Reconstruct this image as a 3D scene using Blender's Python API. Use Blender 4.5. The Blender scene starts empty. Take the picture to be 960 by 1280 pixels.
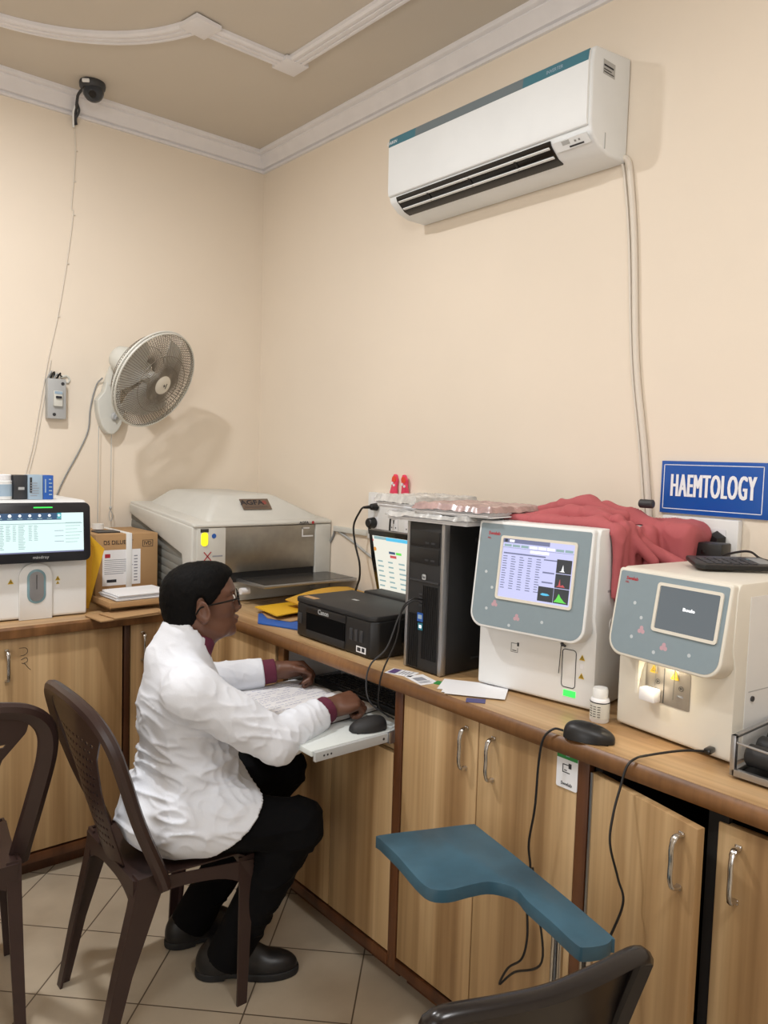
import bpy, bmesh, math, random
import numpy as np
from mathutils import Vector, Matrix, Euler, noise
random.seed(7)
S = bpy.context.scene
COL = S.collection
R = math.radians
V = Vector

# ------------------------------------------------------------------ materials
def lin(c):
    return tuple(((x/255)/12.92 if x/255 <= .04045 else ((x/255+.055)/1.055)**2.4) for x in c)

def mat(name, rgb, rough=.5, metal=0, vary=0, vscale=6, bump=0, bscale=60, emit=0, coat=0, alpha=1, trans=0, spec=.5):
    m = bpy.data.materials.new(name); m.use_nodes = True
    nt = m.node_tree; b = nt.nodes['Principled BSDF']
    c = lin(rgb)
    b.inputs['Base Color'].default_value = (*c, 1)
    b.inputs['Roughness'].default_value = rough
    b.inputs['Metallic'].default_value = metal
    b.inputs['Specular IOR Level'].default_value = spec
    if coat: b.inputs['Coat Weight'].default_value = coat
    if trans: b.inputs['Transmission Weight'].default_value = trans
    if alpha < 1: b.inputs['Alpha'].default_value = alpha
    if emit:
        b.inputs['Emission Color'].default_value = (*c, 1); b.inputs['Emission Strength'].default_value = emit
    tc = nt.nodes.new('ShaderNodeTexCoord')
    if vary:
        n = nt.nodes.new('ShaderNodeTexNoise'); n.inputs['Scale'].default_value = vscale; n.inputs['Detail'].default_value = 5
        nt.links.new(tc.outputs['Object'], n.inputs['Vector'])
        r = nt.nodes.new('ShaderNodeValToRGB')
        r.color_ramp.elements[0].position = .3; r.color_ramp.elements[1].position = .7
        r.color_ramp.elements[0].color = (*[x*(1-vary) for x in c], 1); r.color_ramp.elements[1].color = (*[min(1, x*(1+vary*.6)) for x in c], 1)
        nt.links.new(n.outputs['Fac'], r.inputs['Fac']); nt.links.new(r.outputs['Color'], b.inputs['Base Color'])
    if bump:
        n = nt.nodes.new('ShaderNodeTexNoise'); n.inputs['Scale'].default_value = bscale; n.inputs['Detail'].default_value = 3
        nt.links.new(tc.outputs['Object'], n.inputs['Vector'])
        bp = nt.nodes.new('ShaderNodeBump'); bp.inputs['Strength'].default_value = bump; bp.inputs['Distance'].default_value = .003
        nt.links.new(n.outputs['Fac'], bp.inputs['Height']); nt.links.new(bp.outputs['Normal'], b.inputs['Normal'])
    return m

def wood(name, c0, c1, c2, scale=(9, 9, .35), rough=.45, fine=(70, 70, 1.4)):
    m = bpy.data.materials.new(name); m.use_nodes = True
    nt = m.node_tree; b = nt.nodes['Principled BSDF']; b.inputs['Roughness'].default_value = rough
    tc = nt.nodes.new('ShaderNodeTexCoord')
    def nz(sc, det, dist=0):
        mp = nt.nodes.new('ShaderNodeMapping'); mp.inputs['Scale'].default_value = sc
        nt.links.new(tc.outputs['Object'], mp.inputs['Vector'])
        n = nt.nodes.new('ShaderNodeTexNoise'); n.inputs['Scale'].default_value = 1; n.inputs['Detail'].default_value = det; n.inputs['Distortion'].default_value = dist
        nt.links.new(mp.outputs['Vector'], n.inputs['Vector']); return n
    a = nz(scale, 2, .3); f = nz(fine, 3)
    ra = nt.nodes.new('ShaderNodeValToRGB')
    e = ra.color_ramp.elements
    e[0].position = .34; e[0].color = (*lin(c0), 1); e[1].position = .66; e[1].color = (*lin(c2), 1)
    x = e.new(.5); x.color = (*lin(c1), 1)
    nt.links.new(a.outputs['Fac'], ra.inputs['Fac'])
    rf = nt.nodes.new('ShaderNodeValToRGB')
    rf.color_ramp.elements[0].position = .35; rf.color_ramp.elements[0].color = (.78, .75, .70, 1)
    rf.color_ramp.elements[1].position = .6; rf.color_ramp.elements[1].color = (1, 1, 1, 1)
    nt.links.new(f.outputs['Fac'], rf.inputs['Fac'])
    mx = nt.nodes.new('ShaderNodeMix'); mx.data_type = 'RGBA'; mx.blend_type = 'MULTIPLY'; mx.inputs[0].default_value = .75
    nt.links.new(ra.outputs['Color'], mx.inputs[6]); nt.links.new(rf.outputs['Color'], mx.inputs[7])
    nt.links.new(mx.outputs[2], b.inputs['Base Color'])
    return m

M = {}
M['wall'] = mat('wall_paint', (236, 224, 207), .75, vary=.035, vscale=1.3, bump=.06, bscale=25)
M['ceil'] = mat('ceiling_paint', (206, 197, 184), .85, vary=.03, vscale=1.5)
M['white_trim'] = mat('white_gloss_paint', (232, 230, 232), .45, vary=.03, vscale=14)
M['wood'] = wood('laminate_vertical', (150, 117, 78), (181, 148, 105), (202, 171, 128))
M['wood_top'] = wood('laminate_worktop', (158, 122, 82), (190, 154, 110), (208, 176, 132), scale=(9, .5, 9), fine=(70, 2, 70), rough=.35)
M['wood_top_x'] = wood('laminate_worktop_back', (158, 122, 82), (190, 154, 110), (208, 176, 132), scale=(.5, 9, 9), fine=(2, 70, 70), rough=.35)
M['stile'] = wood('dark_red_wood', (62, 36, 20), (86, 50, 28), (106, 66, 38), rough=.4)
M['edge'] = wood('brown_edge_wood', (92, 60, 30), (118, 80, 44), (140, 98, 58), scale=(9, 2, 9), rough=.4)
M['dark_in'] = mat('dark_interior', (22, 18, 15), .9)
M['chrome'] = mat('chrome', (200, 198, 195), .22, 1)
M['steel'] = mat('brushed_steel', (168, 164, 156), .38, 1, vary=.08, vscale=30)
M['alu'] = mat('aluminium', (178, 180, 184), .4, 1, vary=.05)
M['black'] = mat('black_plastic', (24, 24, 25), .42)
M['blackg'] = mat('black_gloss', (14, 14, 15), .18)
M['black2'] = mat('black_matt', (34, 34, 35), .6)
M['white'] = mat('white_plastic', (232, 233, 232), .38, vary=.02, vscale=9)
M['cream'] = mat('cream_plastic', (226, 221, 208), .42, vary=.03, vscale=7)
M['offwhite'] = mat('offwhite_plastic', (214, 214, 206), .42, vary=.03, vscale=8)
M['agfa'] = mat('aged_white_plastic', (206, 205, 198), .5, vary=.05, vscale=10)
M['grey'] = mat('grey_plastic', (140, 142, 142), .5)
M['lgrey'] = mat('light_grey_plastic', (178, 180, 180), .5)
M['dgrey'] = mat('dark_grey', (52, 53, 56), .5)
M['chair'] = mat('brown_moulded_plastic', (54, 38, 35), .36, vary=.06, vscale=4)
M['paper'] = mat('paper', (236, 236, 238), .8, vary=.02)
M['card'] = mat('cardboard', (176, 140, 98), .8, vary=.05, vscale=8)
M['yellow'] = mat('yellow_card', (226, 176, 34), .6, vary=.05, vscale=5)
M['blue'] = mat('blue_card', (38, 92, 176), .5)
M['red'] = mat('red_print', (176, 42, 52), .5)
M['ink'] = mat('dark_ink', (40, 40, 46), .7)
M['greyink'] = mat('grey_ink', (150, 152, 160), .7)
M['coat'] = mat('white_cotton', (226, 230, 238), .85, bump=.12, bscale=220)
M['trouser'] = mat('black_cloth', (12, 12, 14), .9, bump=.1, bscale=300, spec=.12)
M['shoe'] = mat('black_leather', (22, 22, 24), .38, bump=.1, bscale=90)
M['skin'] = mat('brown_skin', (102, 67, 50), .48, vary=.06, vscale=18)
M['hair'] = mat('black_hair', (9, 8, 8), .7, bump=.3, bscale=240, spec=.12)
M['maroon'] = mat('maroon_knit', (96, 36, 58), .9, bump=.3, bscale=260)
M['cloth'] = mat('dusty_red_cloth', (180, 92, 96), .8, vary=.07, vscale=7, bump=.08, bscale=200)
M['teal'] = mat('teal_painted_board', (58, 94, 112), .4, vary=.38, vscale=7)
M['panelgrey'] = mat('blue_grey_panel', (136, 152, 160), .4, vary=.02, vscale=60)
M['acw'] = mat('ac_white_plastic', (234, 238, 240), .55, vary=.03, vscale=6)
M['acblue'] = mat('ac_blue_strip', (66, 120, 136), .35)
M['acgrey'] = mat('ac_grey_strip', (112, 124, 130), .35)
M['signblue'] = mat('sign_blue', (14, 82, 170), .3)
M['signwhite'] = mat('sign_white', (240, 243, 248), .4)
M['green'] = mat('green_print', (52, 140, 68), .5)
M['clear'] = mat('clear_acrylic', (235, 238, 240), .08, alpha=.16)
M['smoke'] = mat('clear_wrap_over_paper', (206, 206, 204), .2, metal=.25, vary=.3, vscale=26, bump=1.0, bscale=34)
M['wrapred'] = mat('red_brown_cover', (178, 150, 146), .25, vary=.35, vscale=25, bump=.5, bscale=30)
M['fanblade'] = mat('fan_blade_plastic', (206, 204, 197), .4)
M['wire'] = mat('guard_wire', (132, 124, 112), .4, .2)
M['cable_w'] = mat('white_cable', (222, 214, 202), .5)
M['bluegrey'] = mat('pale_blue_label', (160, 182, 200), .6)
M['yel_em'] = mat('lit_yellow_lamp', (250, 235, 40), .4, emit=.8)
M['grn_em'] = mat('lit_green_lamp', (60, 235, 90), .4, emit=.9)
M['red_em'] = mat('lit_red_lamp', (220, 40, 30), .4, emit=.8)
M['warn'] = mat('warning_yellow', (214, 178, 40), .5)
M['pink'] = mat('pink_plastic', (236, 70, 104), .35, vary=.1, vscale=60)
M['orange'] = mat('orange_red_plastic', (232, 76, 50), .35)
M['eye'] = mat('eye_white', (225, 220, 212), .25)
M['glass'] = mat('spectacle_lens', (240, 245, 245), .03, alpha=.12)
M['sole'] = mat('black_rubber', (28, 28, 29), .7)
# screens (they give off light)
def em(n, c, s=.95):
    m = mat(n, c, .3, emit=s*1.4); m.node_tree.nodes['Principled BSDF'].inputs['Base Color'].default_value = (.02, .02, .022, 1); return m
M['scr_w'] = em('screen_white', (222, 246, 243), .78); M['scr_lav'] = em('screen_lavender', (208, 210, 250), .72)
M['scr_dark'] = em('screen_dark', (60, 66, 72), .5); M['scr_blue'] = em('screen_blue', (52, 92, 130), .6)
M['scr_teal'] = em('screen_teal', (60, 190, 200), .6); M['scr_txt'] = em('screen_text', (134, 140, 178), .55)
M['scr_txt2'] = em('screen_text_pale', (160, 192, 194), .6); M['scr_red'] = em('screen_red', (220, 90, 96), .6)
M['scr_grn'] = em('screen_green', (110, 230, 90), .7); M['scr_cyan'] = em('screen_cyan', (90, 200, 240), .7)
M['scr_off'] = em('screen_idle', (118, 128, 134), .5); M['scr_off'].node_tree.nodes['Principled BSDF'].inputs['Roughness'].default_value = .12; M['scr_cream'] = em('screen_cream', (244, 242, 228), .68)
M['scr_wh'] = em('screen_bright', (250, 250, 250), .9); M['scr_org'] = em('screen_orange', (240, 160, 60), .6)

def floor_mat():
    m = bpy.data.materials.new('diagonal_floor_tiles'); m.use_nodes = True
    nt = m.node_tree; b = nt.nodes['Principled BSDF']
    tc = nt.nodes.new('ShaderNodeTexCoord'); mp = nt.nodes.new('ShaderNodeMapping')
    a = R(45.3); ox, oy = .8436, 2.4254
    mp.inputs['Rotation'].default_value = (0, 0, a)
    mp.inputs['Location'].default_value = (-(math.cos(a)*ox-math.sin(a)*oy), -(math.sin(a)*ox+math.cos(a)*oy), 0)
    nt.links.new(tc.outputs['Object'], mp.inputs['Vector'])
    br = nt.nodes.new('ShaderNodeTexBrick'); br.offset = 0; br.squash = 1
    br.inputs['Scale'].default_value = 1; br.inputs['Brick Width'].default_value = .302; br.inputs['Row Height'].default_value = .302
    br.inputs['Mortar Size'].default_value = .0024; br.inputs['Mortar Smooth'].default_value = .2; br.inputs['Bias'].default_value = 0
    br.inputs['Color1'].default_value = (*lin((196, 182, 160)), 1); br.inputs['Color2'].default_value = (*lin((190, 175, 153)), 1)
    br.inputs['Mortar'].default_value = (*lin((96, 82, 68)), 1)
    nt.links.new(mp.outputs['Vector'], br.inputs['Vector'])
    n = nt.nodes.new('ShaderNodeTexNoise'); n.inputs['Scale'].default_value = 7; n.inputs['Detail'].default_value = 6
    nt.links.new(tc.outputs['Object'], n.inputs['Vector'])
    r = nt.nodes.new('ShaderNodeValToRGB'); r.color_ramp.elements[0].position = .3; r.color_ramp.elements[1].position = .7
    r.color_ramp.elements[0].color = (.86, .85, .84, 1); r.color_ramp.elements[1].color = (1, 1, 1, 1)
    nt.links.new(n.outputs['Fac'], r.inputs['Fac'])
    mx = nt.nodes.new('ShaderNodeMix'); mx.data_type = 'RGBA'; mx.blend_type = 'MULTIPLY'; mx.inputs[0].default_value = 1
    nt.links.new(br.outputs['Color'], mx.inputs[6]); nt.links.new(r.outputs['Color'], mx.inputs[7])
    nt.links.new(mx.outputs[2], b.inputs['Base Color'])
    b.inputs['Roughness'].default_value = .38
    return m
M['floor'] = floor_mat()

# ------------------------------------------------------------------ mesh builder
def cr(pts, n=8):
    """Catmull-Rom through points"""
    P = [V(p) for p in pts]; P = [P[0]*2-P[1]] + P + [P[-1]*2-P[-2]]
    out = []
    for i in range(1, len(P)-2):
        for k in range(n):
            t = k/n; a, b, c, d = P[i-1:i+3]
            out.append(.5*((2*b)+(c-a)*t+(2*a-5*b+4*c-d)*t*t+(3*b-a-3*c+d)*t**3))
    out.append(P[-2]); return out

def rrect(w, h, r, n=5, cx=0, cy=0):
    """rounded rectangle outline; r may be 4 radii (bl, br, tr, tl)"""
    rs = r if isinstance(r, (list, tuple)) else [r]*4
    out = []
    for (sx, sy, a0), q in zip(((-1, -1, 180), (1, -1, 270), (1, 1, 0), (-1, 1, 90)), rs):
        if q <= 0: out.append((cx+sx*w/2, cy+sy*h/2)); continue
        for k in range(n+1):
            a = R(a0+90*k/n); out.append((cx+sx*(w/2-q)+q*math.cos(a), cy+sy*(h/2-q)+q*math.sin(a)))
    return out

class MB:
    def __init__(s): s.bm = bmesh.new(); s.mats = []
    def mi(s, m):
        if m not in s.mats: s.mats.append(m)
        return s.mats.index(m)
    def _fin(s, new, m, T):
        vs = [x for x in new if isinstance(x, bmesh.types.BMVert)]
        if T is not None: bmesh.ops.transform(s.bm, matrix=T, verts=vs)
        i = s.mi(m)
        for v in vs:
            for f in v.link_faces: f.material_index = i
    def _faces(s, verts, faces, m=None, T=None, bev=0, seg=2, recalc=True):
        vs = [s.bm.verts.new(T @ V(v) if T is not None else V(v)) for v in verts]
        fs = []
        for f in faces:
            try: fs.append(s.bm.faces.new([vs[i] for i in f]))
            except ValueError: pass
        if recalc: bmesh.ops.recalc_face_normals(s.bm, faces=fs)
        i = s.mi(m)
        for f in fs: f.material_index = i
        if bev:
            es = list({e for f in fs for e in f.edges})
            es = [e for e in es if len(e.link_faces) == 2 and e.calc_face_angle(0) > R(25)]
            r = bmesh.ops.bevel(s.bm, geom=es, offset=bev, segments=seg, affect='EDGES', profile=.5, clamp_overlap=True)
            for f in r['faces']: f.material_index = i
        return vs
    def box(s, c, d, rot=None, bev=0, seg=2, m=None):
        x, y, z = [k/2 for k in d]
        T = Matrix.Translation(V(c))
        if rot is not None: T = T @ (Matrix.Rotation(rot, 4, 'Z') if isinstance(rot, (int, float)) else Euler(rot).to_matrix().to_4x4())
        vv = [(-x, -y, -z), (x, -y, -z), (x, y, -z), (-x, y, -z), (-x, -y, z), (x, -y, z), (x, y, z), (-x, y, z)]
        s._faces(vv, [(0, 3, 2, 1), (4, 5, 6, 7), (0, 1, 5, 4), (1, 2, 6, 5), (2, 3, 7, 6), (3, 0, 4, 7)], m, T, bev, seg); return s
    def bx(s, a, b, bev=0, seg=2, m=None):
        """box between two corners"""
        a, b = V(a), V(b); return s.box((a+b)/2, [abs(x) for x in (b-a)], None, bev, seg, m)
    def prism(s, pts, lo, hi, ax='z', bev=0, seg=2, m=None, T=None):
        """extrude 2-D outline along axis; for 'x' pts are (y,z), for 'y' pts are (x,z)"""
        f = {'z': lambda p, h: (p[0], p[1], h), 'x': lambda p, h: (h, p[0], p[1]), 'y': lambda p, h: (p[0], h, p[1])}[ax]
        n = len(pts); vv = [f(p, lo) for p in pts]+[f(p, hi) for p in pts]
        fs = [tuple(range(n)), tuple(range(n, 2*n))]+[(i, (i+1) % n, n+(i+1) % n, n+i) for i in range(n)]
        s._faces(vv, fs, m, T, bev, seg); return s
    def poly(s, pts, m=None, T=None):
        s._faces(pts, [tuple(range(len(pts)))], m, T, recalc=False); return s
    def loft(s, secs, m=None, cap=True, closed=True, T=None):
        n = len(secs[0]); vv = [p for q in secs for p in q]; fs = []
        for k in range(len(secs)-1):
            for i in range(n if closed else n-1):
                j = (i+1) % n; fs.append((k*n+i, k*n+j, (k+1)*n+j, (k+1)*n+i))
        if cap and closed: fs += [tuple(range(n)), tuple(range((len(secs)-1)*n, len(secs)*n))]
        s._faces(vv, fs, m, T); return s
    def tube(s, pts, r, seg=8, m=None, flat=1, up=None):
        P = [V(p) for p in pts]; secs = []
        rr = r if isinstance(r, (list, tuple)) else [r]*len(P)
        u = None
        for i, p in enumerate(P):
            t = (P[min(i+1, len(P)-1)]-P[max(i-1, 0)])
            t = t.normalized() if t.length > 1e-9 else V((0, 0, 1))
            if u is None:
                u = V(up) if up else (V((0, 0, 1)) if abs(t.z) < .9 else V((1, 0, 0)))
            u = (u-t*u.dot(t)).normalized(); w = t.cross(u)
            secs.append([p+u*math.cos(2*math.pi*k/seg)*rr[i]*flat+w*math.sin(2*math.pi*k/seg)*rr[i] for k in range(seg)])
        return s.loft(secs, m)
    def ring(s, c, rad, r, T=None, n=48, seg=6, m=None):
        secs = []
        for i in range(n):
            a = 2*math.pi*i/n; d = V((math.cos(a), math.sin(a), 0))
            secs.append([V(c)+d*(rad+r*math.cos(2*math.pi*k/seg))+V((0, 0, r*math.sin(2*math.pi*k/seg))) for k in range(seg)])
        secs.append(secs[0]); s.loft(secs, m, cap=False, T=T); return s
    def cyl(s, a, b, r0, r1=None, seg=20, m=None, bev=0):
        a, b = V(a), V(b); r1 = r0 if r1 is None else r1
        t = (b-a).normalized(); u = V((0, 0, 1)) if abs(t.z) < .9 else V((1, 0, 0)); u = (u-t*u.dot(t)).normalized(); w = t.cross(u)
        f = lambda p, r: [p+u*math.cos(2*math.pi*k/seg)*r+w*math.sin(2*math.pi*k/seg)*r for k in range(seg)]
        if bev:
            return s.loft([f(a, r0-bev), f(a+t*bev, r0), f(b-t*bev, r1), f(b, r1-bev)], m)
        return s.loft([f(a, r0), f(b, r1)], m)
    def lathe(s, prof, c=(0, 0, 0), seg=28, m=None, T=None):
        secs = [[V(c)+V((r*math.cos(2*math.pi*k/seg), r*math.sin(2*math.pi*k/seg), z)) for k in range(seg)] for r, z in prof]
        return s.loft(secs, m, T=T)
    def sph(s, c, r, seg=20, m=None, T=None):
        r = r if isinstance(r, (list, tuple)) else (r, r, r)
        X = Matrix.Translation(V(c)) @ Matrix.Diagonal((*r, 1))
        if T is not None: X = T @ X
        q = bmesh.ops.create_uvsphere(s.bm, u_segments=seg, v_segments=max(8, seg//2), radius=1, matrix=X)
        i = s.mi(m)
        for v in q['verts']:
            for f in v.link_faces: f.material_index = i
        return s
    def grid(s, fn, nu, nv, m=None, thick=0, skip=None):
        vs = [[s.bm.verts.new(V(fn(i/nu, j/nv))) for j in range(nv+1)] for i in range(nu+1)]
        fs = []
        for i in range(nu):
            for j in range(nv):
                if skip and skip(i, j): continue
                fs.append(s.bm.faces.new((vs[i][j], vs[i+1][j], vs[i+1][j+1], vs[i][j+1])))
        k = s.mi(m)
        for f in fs: f.material_index = k
        loose = [v for row in vs for v in row if not v.link_faces]
        bmesh.ops.delete(s.bm, geom=loose, context='VERTS')
        if thick:
            r = bmesh.ops.solidify(s.bm, geom=fs, thickness=thick)
            for f in r['geom']:
                if isinstance(f, bmesh.types.BMFace): f.material_index = k
        return s
    def xf(s, T): s.bm.transform(T); return s
    def build(s, name, m=None, parent=None, world=False, smooth=True, ang=35):
        me = bpy.data.meshes.new(name)
        if world and parent is not None: s.bm.transform(frame(parent).inverted())
        s.bm.to_mesh(me); s.bm.free()
        if m is not None and m not in s.mats and not s.mats: s.mats.append(m)
        for k in s.mats: me.materials.append(k if k is not None else m)
        return link(me, name, parent, smooth, ang)

def link(me, name, parent=None, smooth=True, ang=35):
    if smooth:
        me.polygons.foreach_set('use_smooth', [True]*len(me.polygons))
        me.set_sharp_from_angle(angle=R(ang))
    o = bpy.data.objects.new(name, me); COL.objects.link(o)
    if parent is not None: o.parent = parent
    return o

FR = {}
def frame(o):
    while o.parent is not None: o = o.parent
    return FR.get(o.name, Matrix.Identity(4))

def tag(o, label, cat, group=None):
    o['label'] = label; o['category'] = cat
    if group: o['group'] = group
    return o
def thing(name, label, cat, loc=(0, 0, 0), rz=0, group=None):
    o = bpy.data.objects.new(name, None); COL.objects.link(o); o.empty_display_size = .05
    o.location = loc; o.rotation_euler = (0, 0, rz)
    FR[o.name] = Matrix.Translation(V(loc)) @ Matrix.Rotation(rz, 4, 'Z')
    return tag(o, label, cat, group)
def single(name, mb, m, label, cat, loc=(0, 0, 0), rz=0, group=None, world=True, ang=35):
    """a thing that is one mesh"""
    T = Matrix.Translation(V(loc)) @ Matrix.Rotation(rz, 4, 'Z')
    if world: mb.xf(T.inverted())
    o = mb.build(name, m, None, ang=ang); o.location = loc; o.rotation_euler = (0, 0, rz); FR[o.name] = T
    return tag(o, label, cat, group)
def struct(name, mb, m):
    o = mb.build(name, m); o['kind'] = 'structure'; return o
def copy_tree(o, parent=None):
    c = o.copy(); COL.objects.link(c); c.parent = parent
    for ch in list(o.children): copy_tree(ch, c)
    return c

def text_bm(mb, txt, T, h, m=None, sx=1, depth=.0006, bold=0, align='CENTER', space=1):
    """raised lettering, cap height about h, centred on T's origin in its xy plane"""
    cu = bpy.data.curves.new('lettering', 'FONT'); cu.body = txt; cu.size = h/.72; cu.align_x = align; cu.align_y = 'CENTER'
    cu.extrude = depth; cu.offset = bold; cu.resolution_u = 3; cu.space_character = space
    ob = bpy.data.objects.new('lettering_tmp', cu); COL.objects.link(ob)
    dg = bpy.context.evaluated_depsgraph_get(); me = bpy.data.meshes.new_from_object(ob.evaluated_get(dg))
    bpy.data.objects.remove(ob); bpy.data.curves.remove(cu)
    me.transform(T @ Matrix.Diagonal((sx, 1, 1, 1)))
    for f in mb.bm.faces: f.tag = True
    i = mb.mi(m); me.materials.clear(); me.polygons.foreach_set('material_index', [0]*len(me.polygons)); old = {f for f in mb.bm.faces}
    mb.bm.from_mesh(me); bpy.data.meshes.remove(me)
    for f in mb.bm.faces:
        if f not in old: f.material_index = i
    return mb
def axes(o, X, Y):
    X = V(X).normalized(); Y = V(Y).normalized(); Z = X.cross(Y)
    return Matrix(((X.x, Y.x, Z.x, o[0]), (X.y, Y.y, Z.y, o[1]), (X.z, Y.z, Z.z, o[2]), (0, 0, 0, 1)))

class Face:
    """flat drawing surface: u to the right, v up, w out; helps to lay print and screen pictures"""
    def __init__(s, o, X, Y): s.T = axes(o, X, Y)
    def rect(s, mb, u0, v0, u1, v1, m, w=.0004, t=.0004):
        mb.prism([(u0, v0), (u1, v0), (u1, v1), (u0, v1)], w-t, w, 'z', m=m, T=s.T); return s
    def shape(s, mb, pts, m, w=.0004, t=.0004): mb.prism(pts, w-t, w, 'z', m=m, T=s.T); return s
    def text(s, mb, txt, u, v, h, m, sx=1, w=.0006, bold=0, align='CENTER', space=1):
        text_bm(mb, txt, s.T @ Matrix.Translation((u, v, w)), h, m, sx, .0003, bold, align, space); return s
    def lines(s, mb, u0, v0, u1, v1, n, m, frac=.4, w=.0005, jag=.35):
        for i in range(n):
            y = v1-(i+.5)*(v1-v0)/n; hh = (v1-v0)/n*frac/2
            s.rect(mb, u0, y-hh, u1-random.random()*jag*(u1-u0), y+hh, m, w, .0002)
        return s

# ------------------------------------------------------------------ signed-distance modelling (figure and cloth)
class Vol:
    def __init__(s, lo, hi, h):
        s.lo = np.array(lo, float); s.h = h; s.n = np.ceil((np.array(hi)-s.lo)/h).astype(int)+1
        s.d = np.full(s.n, .06, np.float32)
    def win(s, lo, hi, pad):
        a = np.clip(np.floor((np.array(lo)-pad-s.lo)/s.h).astype(int), 0, s.n); b = np.clip(np.ceil((np.array(hi)+pad-s.lo)/s.h).astype(int)+1, 0, s.n)
        sl = tuple(slice(x, y) for x, y in zip(a, b))
        ax = [(s.lo[i]+s.h*np.arange(a[i], b[i])).astype(np.float32).reshape([-1 if j == i else 1 for j in range(3)]) for i in range(3)]
        return sl, ax
    def put(s, sl, d, k):
        o = s.d[sl]
        if o.size == 0: return s
        if k > 0:
            q = np.clip(.5+.5*(o-d)/k, 0, 1); s.d[sl] = o*(1-q)+d*q-k*q*(1-q)
        else: s.d[sl] = np.minimum(o, d)
        return s
    def cut(s, sl, d, k=.004):
        o = s.d[sl]; e = -d
        q = np.clip(.5-.5*(o-e)/k, 0, 1); s.d[sl] = o*(1-q)+e*q+k*q*(1-q); return s
    def cap(s, a, b, ra, rb=None, k=.015, end=False, start=False, sub=False):
        rb = ra if rb is None else rb; a = np.array(a, float); b = np.array(b, float); r = max(ra, rb)
        sl, (X, Y, Z) = s.win(np.minimum(a, b)-r, np.maximum(a, b)+r, .03)
        ab = b-a; L2 = ab@ab
        t = ((X-a[0])*ab[0]+(Y-a[1])*ab[1]+(Z-a[2])*ab[2])/L2; tc = np.clip(t, 0, 1)
        d = np.sqrt((X-a[0]-tc*ab[0])**2+(Y-a[1]-tc*ab[1])**2+(Z-a[2]-tc*ab[2])**2)-(ra+(rb-ra)*tc)
        L = math.sqrt(L2)
        if end: d = np.maximum(d, (t-1)*L)
        if start: d = np.maximum(d, -t*L)
        return s.cut(sl, d, k) if sub else s.put(sl, d, k)
    def ell(s, c, r, rot=None, k=.015, sub=False):
        c = np.array(c, float); r = np.array(r, float); m = r.max()
        sl, (X, Y, Z) = s.win(c-m, c+m, .03)
        X, Y, Z = X-c[0], Y-c[1], Z-c[2]
        if rot is not None:
            Q = np.array(rot.to_3x3().transposed() if isinstance(rot, Matrix) else rot)
            X, Y, Z = (Q[i, 0]*X+Q[i, 1]*Y+Q[i, 2]*Z for i in range(3))
        k0 = np.sqrt((X/r[0])**2+(Y/r[1])**2+(Z/r[2])**2); k1 = np.sqrt((X/r[0]**2)**2+(Y/r[1]**2)**2+(Z/r[2]**2)**2)
        d = k0*(k0-1)/np.maximum(k1, 1e-6)
        return s.cut(sl, d, k) if sub else s.put(sl, d, k)
    def rbox(s, c, half, r, rot=None, k=.01, sub=False):
        c = np.array(c, float); half = np.array(half, float); m = np.linalg.norm(half)
        sl, (X, Y, Z) = s.win(c-m, c+m, .03)
        X, Y, Z = X-c[0], Y-c[1], Z-c[2]
        if rot is not None:
            Q = np.array(rot.to_3x3().transposed()); X, Y, Z = (Q[i, 0]*X+Q[i, 1]*Y+Q[i, 2]*Z for i in range(3))
        q = [np.abs(A)-h+r for A, h in zip((X, Y, Z), half)]
        d = np.sqrt(sum(np.maximum(a, 0)**2 for a in q))+np.minimum(np.maximum(np.maximum(q[0], q[1]), q[2]), 0)-r
        return s.cut(sl, d, k) if sub else s.put(sl, d, k)
    def half(s, p, n, k=.004, lo=None, hi=None):
        """keep only the side the normal points away from"""
        sl, (X, Y, Z) = s.win(lo if lo is not None else s.lo, hi if hi is not None else s.lo+s.h*s.n, 0)
        n = np.array(n, float); n /= np.linalg.norm(n)
        d = (X-p[0])*n[0]+(Y-p[1])*n[1]+(Z-p[2])*n[2]
        s.d[sl] = np.maximum(s.d[sl], d); return s
    def surf(s):
        d = s.d; ins = d < 0
        c = np.zeros(np.array(d.shape)-1, np.int8)
        offs = [(i, j, k) for i in (0, 1) for j in (0, 1) for k in (0, 1)]
        n = d.shape
        for o in offs: c += ins[o[0]:n[0]-1+o[0], o[1]:n[1]-1+o[1], o[2]:n[2]-1+o[2]]
        act = (c > 0) & (c < 8); idx = np.argwhere(act)
        vals = {o: d[idx[:, 0]+o[0], idx[:, 1]+o[1], idx[:, 2]+o[2]] for o in offs}
        acc = np.zeros((len(idx), 3)); cnt = np.zeros(len(idx))
        for a in offs:
            for ax in range(3):
                if a[ax]: continue
                b = list(a); b[ax] = 1; b = tuple(b); va, vb = vals[a], vals[b]
                m = (va < 0) != (vb < 0); t = np.where(m, va/np.where(m, va-vb, 1), 0)
                p = np.array(a, float)[None]+t[:, None]*(np.array(b, float)-np.array(a, float))[None]
                acc += p*m[:, None]; cnt += m
        v = s.lo+s.h*(idx+acc/np.maximum(cnt, 1)[:, None])
        vid = np.full(act.shape, -1, np.int64); vid[act] = np.arange(len(idx))
        F = []
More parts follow.
